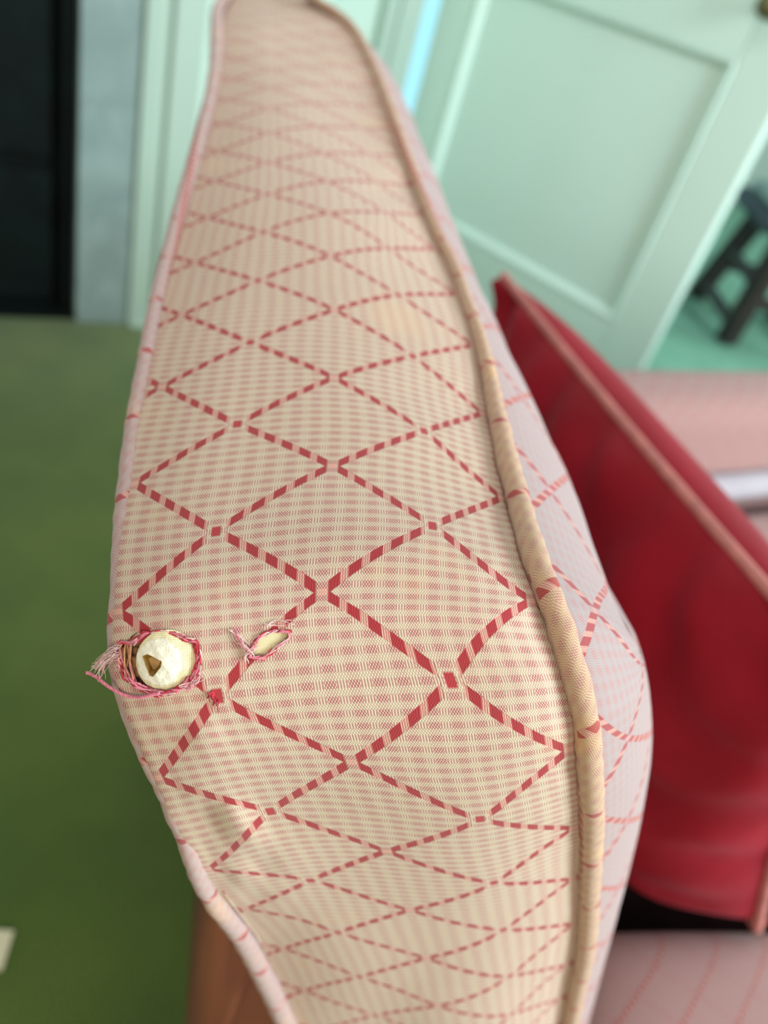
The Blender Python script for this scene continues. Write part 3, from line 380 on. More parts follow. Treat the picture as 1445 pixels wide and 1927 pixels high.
PR=[[-2463,9154,9137,42],[-2372,8993,9142,42],[-2235,8795,9140,42],[-2095,8602,9135,41],[-1942,8440,9128,39],[-1779,8253,9112,36],[-1563,7885,9074,36],[-1310,7255,9025,35],[-1162,6879,8990,35],[-1080,6669,8966,37],[-1008,6462,8951,38],[-936,6249,8937,38],[-866,6036,8924,38],[-795,5822,8909,38],[-725,5611,8893,37],[-653,5397,8876,37],[-581,5184,8858,36],[-507,4981,8837,34],[-426,4792,8803,33],[-364,4595,8798,32],[-300,4400,8790,32],[-235,4216,8780,31],[-161,4034,8764,30],[-82,3848,8752,30],[-11,3638,8743,30],[48,3427,8736,30],[112,3226,8728,30],[170,3018,8717,31],[223,2808,8703,32],[241,2731,8696,33],[258,2654,8690,34],[274,2577,8685,35],[292,2500,8684,37],[309,2423,8683,38],[325,2346,8680,38],[342,2272,8677,39],[361,2199,8674,39],[381,2125,8671,39],[399,2051,8669,39],[413,1980,8673,39],[428,1909,8676,39],[445,1837,8679,39],[465,1765,8678,39],[493,1699,8669,38],[522,1651,8652,37],[563,1609,8615,38],[601,1569,8572,38],[652,1534,8512,38],[694,1518,8451,38],[739,1499,8378,38],[773,1492,8308,39],[806,1496,8239,39],[839,1504,8170,40],[871,1514,8101,40],[904,1528,8031,40],[935,1540,7963,40],[965,1557,7895,40],[994,1572,7829,40],[1022,1587,7764,39],[1049,1600,7699,40],[1077,1613,7634,40],[1090,1621,7604,41],[1148,1647,7464,41],[1207,1671,7326,41],[1266,1692,7187,42],[1324,1711,7043,42],[1383,1731,6896,42],[1440,1751,6743,42],[1493,1773,6591,42],[1544,1794,6439,42],[1706,1857,5982,42],[1867,1920,5525,42],[2109,2015,4840,42]]
INN=[[[-2472,9150,9132],[-2463,9153,9104],[-2337,9196,9063],[-2221,9236,9004],[-2116,9272,8928],[-2026,9302,8837],[-1954,9326,8733],[-1900,9344,8620],[-1867,9354,8500],[-1856,9356,8377],[-1892,9338,7977],[-2041,9279,7377]],[[-2381,8990,9137],[-2372,8993,9109],[-2247,9037,9069],[-2130,9078,9010],[-2026,9114,8934],[-1937,9145,8842],[-1864,9171,8739],[-1811,9189,8626],[-1779,9200,8506],[-1768,9204,8383],[-1806,9191,7983],[-1957,9138,7383]],[[-2245,8792,9135],[-2235,8795,9107],[-2111,8840,9066],[-1995,8881,9007],[-1891,8919,8931],[-1802,8952,8840],[-1730,8978,8737],[-1677,8999,8624],[-1646,9012,8504],[-1635,9017,8381],[-1675,9010,7981],[-1829,8966,7382]],[[-2105,8599,9130],[-2096,8603,9102],[-1971,8648,9061],[-1855,8690,9002],[-1752,8729,8926],[-1663,8763,8835],[-1592,8791,8732],[-1540,8813,8619],[-1509,8828,8499],[-1499,8836,8376],[-1541,8834,7977],[-1698,8800,7377]],[[-1951,8437,9123],[-1942,8442,9095],[-1818,8487,9054],[-1703,8530,8995],[-1599,8570,8919],[-1511,8606,8828],[-1441,8635,8725],[-1389,8659,8612],[-1359,8676,8492],[-1350,8685,8369],[-1394,8690,7970],[-1554,8663,7371]],[[-1788,8250,9107],[-1779,8254,9079],[-1657,8300,9039],[-1544,8343,8980],[-1443,8383,8904],[-1357,8419,8813],[-1288,8450,8709],[-1239,8475,8596],[-1209,8493,8477],[-1201,8504,8354],[-1247,8514,7955],[-1410,8496,7356]],[[-1573,7882,9069],[-1564,7887,9041],[-1446,7932,9000],[-1336,7974,8942],[-1239,8014,8866],[-1156,8050,8775],[-1089,8081,8671],[-1041,8107,8558],[-1013,8126,8439],[-1006,8138,8316],[-1053,8151,7917],[-1218,8139,7319]],[[-1320,7252,9020],[-1311,7257,8992],[-1196,7300,8951],[-1091,7342,8892],[-997,7381,8817],[-916,7417,8726],[-852,7447,8622],[-806,7473,8510],[-779,7492,8390],[-772,7504,8267],[-820,7520,7868],[-987,7511,7270]],[[-1172,6876,8985],[-1163,6881,8956],[-1052,6923,8916],[-950,6964,8857],[-859,7002,8781],[-782,7036,8691],[-720,7066,8587],[-676,7091,8474],[-650,7110,8355],[-643,7123,8232],[-691,7139,7833],[-858,7130,7235]],[[-1090,6666,8961],[-1081,6671,8933],[-975,6712,8892],[-876,6751,8833],[-788,6788,8757],[-713,6821,8667],[-653,6850,8563],[-610,6874,8450],[-585,6893,8331],[-579,6905,8208],[-627,6920,7809],[-793,6909,7211]],[[-1018,6459,8946],[-1009,6464,8918],[-904,6504,8878],[-806,6543,8819],[-719,6579,8743],[-645,6612,8652],[-586,6641,8549],[-544,6664,8436],[-519,6682,8316],[-513,6694,8193],[-560,6709,7794],[-726,6697,7196]],[[-946,6246,8932],[-937,6252,8904],[-831,6292,8864],[-733,6331,8805],[-646,6367,8729],[-571,6400,8638],[-512,6429,8535],[-469,6453,8422],[-444,6470,8302],[-438,6482,8179],[-485,6497,7780],[-651,6485,7182]],[[-876,6033,8919],[-867,6038,8891],[-760,6078,8851],[-661,6117,8792],[-573,6154,8716],[-498,6187,8625],[-438,6216,8522],[-395,6239,8409],[-370,6257,8289],[-363,6268,8166],[-410,6282,7767],[-575,6269,7169]],[[-804,5819,8904],[-796,5824,8875],[-688,5865,8835],[-589,5904,8776],[-501,5940,8700],[-425,5974,8610],[-365,6002,8506],[-322,6026,8393],[-297,6044,8274],[-290,6055,8151],[-337,6069,7752],[-502,6056,7153]],[[-735,5608,8888],[-726,5613,8860],[-619,5654,8820],[-520,5694,8761],[-431,5731,8685],[-356,5765,8594],[-296,5795,8491],[-253,5820,8378],[-228,5839,8259],[-222,5851,8136],[-270,5868,7737],[-437,5861,7139]],[[-663,5394,8871],[-654,5400,8842],[-547,5441,8802],[-449,5481,8743],[-361,5518,8668],[-286,5553,8577],[-226,5583,8474],[-184,5608,8361],[-159,5627,8241],[-153,5640,8119],[-202,5659,7720],[-370,5655,7122]],[[-591,5181,8853],[-582,5187,8825],[-476,5227,8785],[-377,5267,8726],[-290,5304,8650],[-215,5338,8559],[-156,5367,8456],[-114,5392,8343],[-89,5411,8224],[-83,5423,8101],[-131,5441,7702],[-298,5433,7105]],[[-517,4978,8832],[-508,4983,8804],[-402,5023,8764],[-304,5062,8705],[-217,5099,8629],[-143,5132,8538],[-84,5161,8435],[-42,5185,8322],[-17,5204,8202],[-11,5216,8080],[-59,5232,7681],[-225,5223,7083]],[[-435,4789,8798],[-427,4795,8770],[-321,4835,8729],[-224,4873,8671],[-137,4910,8595],[-64,4943,8504],[-5,4972,8401],[37,4996,8288],[62,5014,8168],[68,5026,8045],[20,5041,7647],[-146,5031,7049]],[[-374,4592,8793],[-365,4597,8765],[-260,4637,8724],[-164,4675,8666],[-78,4711,8590],[-4,4744,8499],[54,4773,8396],[96,4796,8283],[120,4814,8163],[127,4826,8040],[79,4841,7642],[-87,4831,7044]],[[-309,4398,8785],[-300,4403,8756],[-197,4442,8716],[-101,4480,8657],[-16,4515,8581],[57,4547,8491],[115,4575,8387],[157,4598,8274],[181,4615,8155],[187,4627,8032],[140,4640,7633],[-25,4626,7035]],[[-245,4213,8775],[-236,4218,8747],[-134,4256,8707],[-40,4293,8648],[44,4326,8572],[116,4357,8481],[173,4383,8378],[215,4404,8265],[239,4420,8145],[246,4429,8022],[201,4437,7623],[39,4416,7024]],[[-170,4031,8759],[-161,4036,8731],[-62,4072,8691],[31,4108,8632],[113,4140,8556],[183,4170,8465],[240,4195,8361],[281,4214,8248],[305,4229,8128],[312,4238,8005],[268,4242,7606],[107,4216,7007]],[[-91,3845,8747],[-82,3849,8719],[16,3886,8678],[107,3921,8619],[188,3953,8543],[257,3982,8452],[312,4007,8349],[352,4027,8236],[376,4041,8116],[383,4050,7993],[338,4055,7593],[178,4030,6994]],[[-21,3635,8738],[-12,3639,8710],[85,3675,8670],[175,3710,8611],[256,3742,8535],[324,3771,8444],[379,3796,8340],[419,3816,8227],[442,3831,8107],[449,3840,7984],[404,3846,7585],[243,3822,6986]],[[39,3424,8731],[48,3428,8703],[146,3465,8663],[237,3500,8604],[318,3533,8528],[388,3562,8437],[443,3587,8334],[483,3607,8220],[507,3622,8101],[513,3631,7978],[469,3638,7578],[307,3615,6979]],[[103,3222,8723],[112,3227,8695],[214,3265,8654],[309,3302,8595],[394,3336,8519],[466,3366,8428],[524,3392,8325],[566,3413,8212],[590,3429,8092],[597,3438,7969],[552,3445,7570],[391,3423,6971]],[[160,3015,8712],[169,3020,8684],[277,3060,8643],[376,3098,8585],[465,3134,8509],[541,3166,8418],[601,3193,8314],[645,3215,8201],[671,3232,8081],[678,3241,7958],[633,3250,7559],[471,3229,6960]],[[213,2805,8698],[222,2809,8670],[335,2851,8630],[439,2891,8571],[532,2929,8495],[612,2962,8404],[676,2990,8301],[722,3013,8188],[749,3030,8068],[756,3040,7945],[711,3049,7545],[549,3028,6947]],[[232,2728,8691],[240,2733,8663],[358,2776,8623],[468,2818,8564],[565,2856,8488],[648,2891,8397],[715,2920,8293],[763,2943,8180],[792,2960,8061],[800,2970,7937],[755,2978,7538],[593,2956,6939]],[[248,2651,8685],[257,2656,8657],[379,2700,8617],[491,2743,8558],[592,2782,8482],[678,2817,8391],[747,2847,8287],[797,2871,8174],[827,2888,8055],[835,2898,7931],[791,2904,7532],[630,2880,6933]],[[265,2574,8680],[274,2579,8652],[397,2624,8612],[512,2667,8553],[614,2706,8477],[701,2742,8386],[771,2771,8283],[822,2795,8169],[852,2812,8050],[861,2821,7927],[817,2826,7527],[656,2801,6928]],[[282,2497,8679],[291,2501,8651],[415,2547,8610],[531,2590,8551],[634,2629,8475],[722,2664,8385],[792,2694,8281],[844,2717,8168],[874,2733,8048],[883,2742,7925],[840,2746,7525],[680,2718,6926]],[[299,2420,8678],[308,2424,8649],[433,2469,8609],[548,2512,8550],[652,2551,8474],[740,2586,8383],[811,2615,8280],[863,2637,8166],[893,2653,8046],[903,2661,7923],[860,2663,7524],[701,2632,6924]],[[316,2343,8675],[325,2347,8647],[449,2392,8607],[565,2435,8548],[668,2474,8472],[757,2508,8380],[828,2536,8277],[880,2559,8164],[911,2574,8044],[921,2581,7921],[878,2581,7521],[721,2547,6921]],[[333,2269,8672],[342,2273,8644],[467,2317,8604],[582,2359,8544],[686,2398,8468],[775,2431,8377],[846,2459,8274],[898,2480,8161],[930,2495,8041],[939,2501,7918],[898,2498,7518],[742,2460,6918]],[[351,2196,8669],[360,2199,8641],[485,2244,8601],[601,2285,8542],[705,2323,8466],[794,2356,8375],[866,2383,8271],[918,2403,8158],[950,2416,8038],[960,2422,7915],[920,2415,7515],[766,2372,6915]],[[371,2122,8666],[381,2126,8637],[506,2170,8597],[622,2211,8538],[726,2248,8462],[815,2280,8371],[887,2306,8267],[940,2325,8154],[972,2337,8034],[983,2342,7911],[944,2331,7511],[792,2283,6912]],[[389,2048,8664],[399,2051,8636],[524,2095,8596],[640,2136,8537],[744,2172,8461],[834,2204,8370],[906,2229,8266],[959,2248,8153],[992,2259,8033],[1002,2263,7910],[965,2250,7510],[814,2197,6910]],[[403,1976,8668],[413,1980,8639],[538,2024,8599],[654,2065,8540],[758,2101,8464],[848,2133,8373],[920,2159,8269],[973,2178,8156],[1005,2189,8036],[1016,2194,7913],[977,2182,7514],[825,2132,6914]],[[418,1906,8671],[428,1910,8643],[552,1954,8603],[668,1997,8544],[772,2035,8468],[860,2069,8377],[932,2097,8274],[984,2118,8161],[1015,2132,8042],[1025,2139,7919],[984,2136,7520],[827,2099,6922]],[[435,1834,8674],[444,1839,8646],[568,1886,8606],[682,1932,8548],[785,1974,8474],[871,2013,8384],[941,2047,8283],[991,2075,8171],[1020,2096,8054],[1027,2109,7933],[978,2129,7540],[810,2124,6951]],[[456,1762,8673],[463,1770,8646],[586,1820,8608],[698,1871,8552],[797,1919,8479],[881,1966,8392],[947,2008,8294],[994,2045,8186],[1019,2076,8072],[1023,2100,7954],[962,2153,7574],[776,2199,7003]],[[483,1697,8664],[490,1708,8638],[609,1762,8602],[718,1818,8548],[813,1874,8479],[892,1929,8396],[954,1982,8302],[995,2030,8199],[1016,2073,8090],[1015,2110,7978],[940,2204,7615],[732,2313,7070]],[[511,1650,8648],[517,1664,8624],[632,1722,8590],[736,1784,8540],[826,1848,8476],[900,1914,8399],[955,1978,8311],[991,2040,8216],[1006,2097,8115],[1000,2148,8011],[908,2290,7673],[676,2469,7167]],[[553,1608,8611],[557,1626,8590],[667,1688,8559],[765,1756,8514],[848,1829,8456],[916,1904,8387],[964,1981,8308],[994,2056,8222],[1003,2128,8131],[991,2194,8037],[882,2386,7733],[623,2639,7276]],[[591,1569,8568],[594,1590,8550],[697,1654,8523],[788,1728,8483],[864,1808,8433],[924,1894,8372],[966,1981,8303],[989,2069,8228],[991,2155,8148],[974,2236,8066],[848,2474,7800],[565,2799,7400]],[[641,1534,8509],[643,1559,8493],[740,1626,8471],[824,1704,8439],[893,1791,8397],[946,1884,8346],[981,1982,8289],[998,2081,8227],[994,2179,8161],[972,2273,8093],[832,2553,7873],[527,2941,7542]],[[683,1519,8449],[685,1545,8437],[776,1613,8419],[854,1694,8394],[918,1786,8361],[965,1885,8321],[995,1990,8276],[1007,2096,8227],[999,2203,8175],[973,2306,8122],[822,2616,7949],[502,3049,7689]],[[728,1500,8376],[729,1528,8367],[815,1597,8354],[889,1680,8335],[948,1774,8310],[991,1877,8280],[1016,1986,8247],[1024,2099,8210],[1013,2211,8171],[985,2320,8131],[826,2651,8001],[495,3116,7806]],[[762,1493,8307],[762,1522,8300],[845,1592,8291],[915,1676,8278],[970,1772,8261],[1010,1878,8240],[1032,1990,8217],[1037,2106,8191],[1024,2223,8164],[993,2336,8137],[830,2683,8047],[490,3170,7912]],[[794,1498,8239],[795,1527,8235],[875,1597,8229],[942,1681,8220],[995,1778,8210],[1032,1886,8196],[1052,2000,8182],[1055,2118,8165],[1041,2237,8148],[1009,2353,8130],[843,2709,8073],[498,3209,7987]],[[828,1506,8169],[828,1536,8167],[906,1605,8164],[972,1690,8160],[1023,1788,8154],[1059,1896,8147],[1078,2011,8139],[1080,2130,8130],[1064,2250,8121],[1032,2368,8112],[864,2728,8081],[517,3236,8036]],[[860,1516,8101],[860,1546,8100],[938,1616,8100],[1003,1701,8099],[1053,1799,8097],[1088,1907,8096],[1107,2023,8094],[1108,2143,8092],[1092,2264,8090],[1059,2383,8087],[890,2746,8080],[542,3258,8070]],[[893,1529,8031],[893,1559,8032],[970,1629,8032],[1035,1714,8033],[1086,1812,8035],[1121,1921,8036],[1140,2037,8038],[1141,2157,8040],[1125,2278,8042],[1092,2397,8045],[923,2761,8052],[574,3274,8062]],[[924,1542,7963],[924,1572,7964],[1002,1642,7966],[1068,1727,7968],[1120,1826,7971],[1155,1935,7974],[1174,2051,7978],[1176,2171,7982],[1160,2293,7987],[1127,2412,7991],[958,2775,8006],[609,3288,8028]],[[954,1558,7895],[954,1588,7897],[1034,1659,7899],[1101,1744,7902],[1153,1843,7906],[1189,1952,7910],[1209,2069,7915],[1211,2189,7921],[1195,2311,7927],[1163,2430,7933],[993,2794,7952],[645,3306,7982]],[[983,1573,7829],[983,1603,7831],[1064,1674,7833],[1132,1761,7837],[1185,1860,7841],[1223,1969,7847],[1243,2086,7853],[1245,2206,7859],[1230,2328,7866],[1198,2447,7873],[1028,2811,7897],[680,3323,7932]],[[1011,1588,7764],[1011,1618,7766],[1093,1689,7769],[1162,1776,7772],[1217,1875,7777],[1255,1985,7783],[1276,2102,7789],[1279,2223,7796],[1264,2345,7803],[1232,2464,7811],[1062,2827,7836],[714,3340,7873]],[[1038,1601,7699],[1039,1631,7701],[1122,1703,7703],[1192,1790,7706],[1247,1890,7711],[1286,2000,7716],[1308,2117,7722],[1312,2238,7729],[1297,2360,7736],[1265,2479,7744],[1095,2842,7767],[747,3355,7803]],[[1065,1615,7635],[1066,1645,7636],[1150,1717,7638],[1221,1804,7641],[1277,1904,7645],[1316,2014,7649],[1339,2132,7655],[1343,2253,7660],[1328,2375,7666],[1296,2494,7672],[1127,2858,7693],[778,3371,7723]],[[1078,1622,7604],[1079,1652,7605],[1163,1724,7607],[1235,1812,7609],[1291,1912,7612],[1331,2022,7615],[1354,2140,7619],[1358,2261,7624],[1344,2383,7628],[1312,2502,7633],[1142,2866,7649],[793,3379,7672]],[[1137,1648,7465],[1137,1678,7465],[1222,1751,7467],[1293,1838,7468],[1349,1938,7471],[1389,2049,7473],[1412,2166,7476],[1416,2288,7480],[1402,2409,7483],[1370,2529,7487],[1200,2893,7498],[851,3406,7516]],[[1196,1673,7326],[1196,1703,7327],[1279,1775,7328],[1350,1862,7329],[1406,1962,7331],[1445,2072,7333],[1467,2190,7335],[1471,2311,7337],[1456,2433,7340],[1424,2552,7343],[1254,2916,7351],[906,3430,7364]],[[1255,1694,7187],[1255,1724,7187],[1336,1795,7188],[1405,1882,7189],[1460,1981,7190],[1498,2091,7191],[1518,2208,7192],[1521,2329,7194],[1506,2451,7195],[1474,2570,7197],[1304,2934,7202],[955,3448,7210]],[[1313,1712,7043],[1313,1742,7044],[1393,1813,7044],[1460,1899,7045],[1512,1997,7045],[1548,2107,7046],[1568,2223,7047],[1570,2344,7048],[1554,2466,7049],[1522,2585,7050],[1352,2949,7054],[1003,3463,7060]],[[1372,1733,6896],[1372,1763,6896],[1450,1833,6896],[1515,1918,6897],[1565,2016,6897],[1600,2125,6898],[1618,2241,6898],[1619,2362,6899],[1603,2483,6900],[1571,2602,6901],[1401,2966,6904],[1052,3480,6908]],[[1429,1753,6743],[1429,1783,6743],[1505,1852,6743],[1569,1937,6744],[1618,2035,6744],[1652,2143,6745],[1669,2259,6745],[1670,2379,6746],[1653,2500,6747],[1620,2619,6748],[1450,2984,6750],[1101,3497,6755]],[[1482,1774,6591],[1482,1804,6591],[1557,1873,6592],[1621,1958,6592],[1670,2056,6593],[1703,2164,6594],[1720,2280,6595],[1721,2400,6596],[1704,2521,6597],[1671,2640,6598],[1501,3004,6602],[1152,3518,6608]],[[1533,1796,6439],[1533,1826,6439],[1610,1895,6440],[1674,1980,6441],[1723,2078,6442],[1758,2187,6443],[1775,2303,6444],[1776,2423,6445],[1760,2544,6447],[1727,2663,6448],[1557,3028,6453],[1208,3541,6461]],[[1694,1859,5982],[1695,1889,5983],[1770,1958,5983],[1833,2042,5984],[1881,2140,5985],[1914,2248,5986],[1931,2364,5988],[1932,2484,5990],[1915,2605,5991],[1882,2724,5993],[1712,3089,5999],[1363,3602,6008]],[[1856,1922,5525],[1856,1952,5526],[1930,2021,5527],[1991,2105,5527],[2039,2202,5529],[2071,2310,5530],[2088,2425,5532],[2087,2545,5533],[2070,2666,5535],[2037,2785,5537],[1868,3149,5543],[1519,3663,5552]],[[2098,2016,4840],[2098,2046,4841],[2170,2115,4841],[2231,2198,4842],[2277,2295,4843],[2308,2403,4844],[2324,2518,4846],[2323,2637,4848],[2306,2758,4849],[2272,2877,4851],[2103,3242,4857],[1754,3755,4865]]]
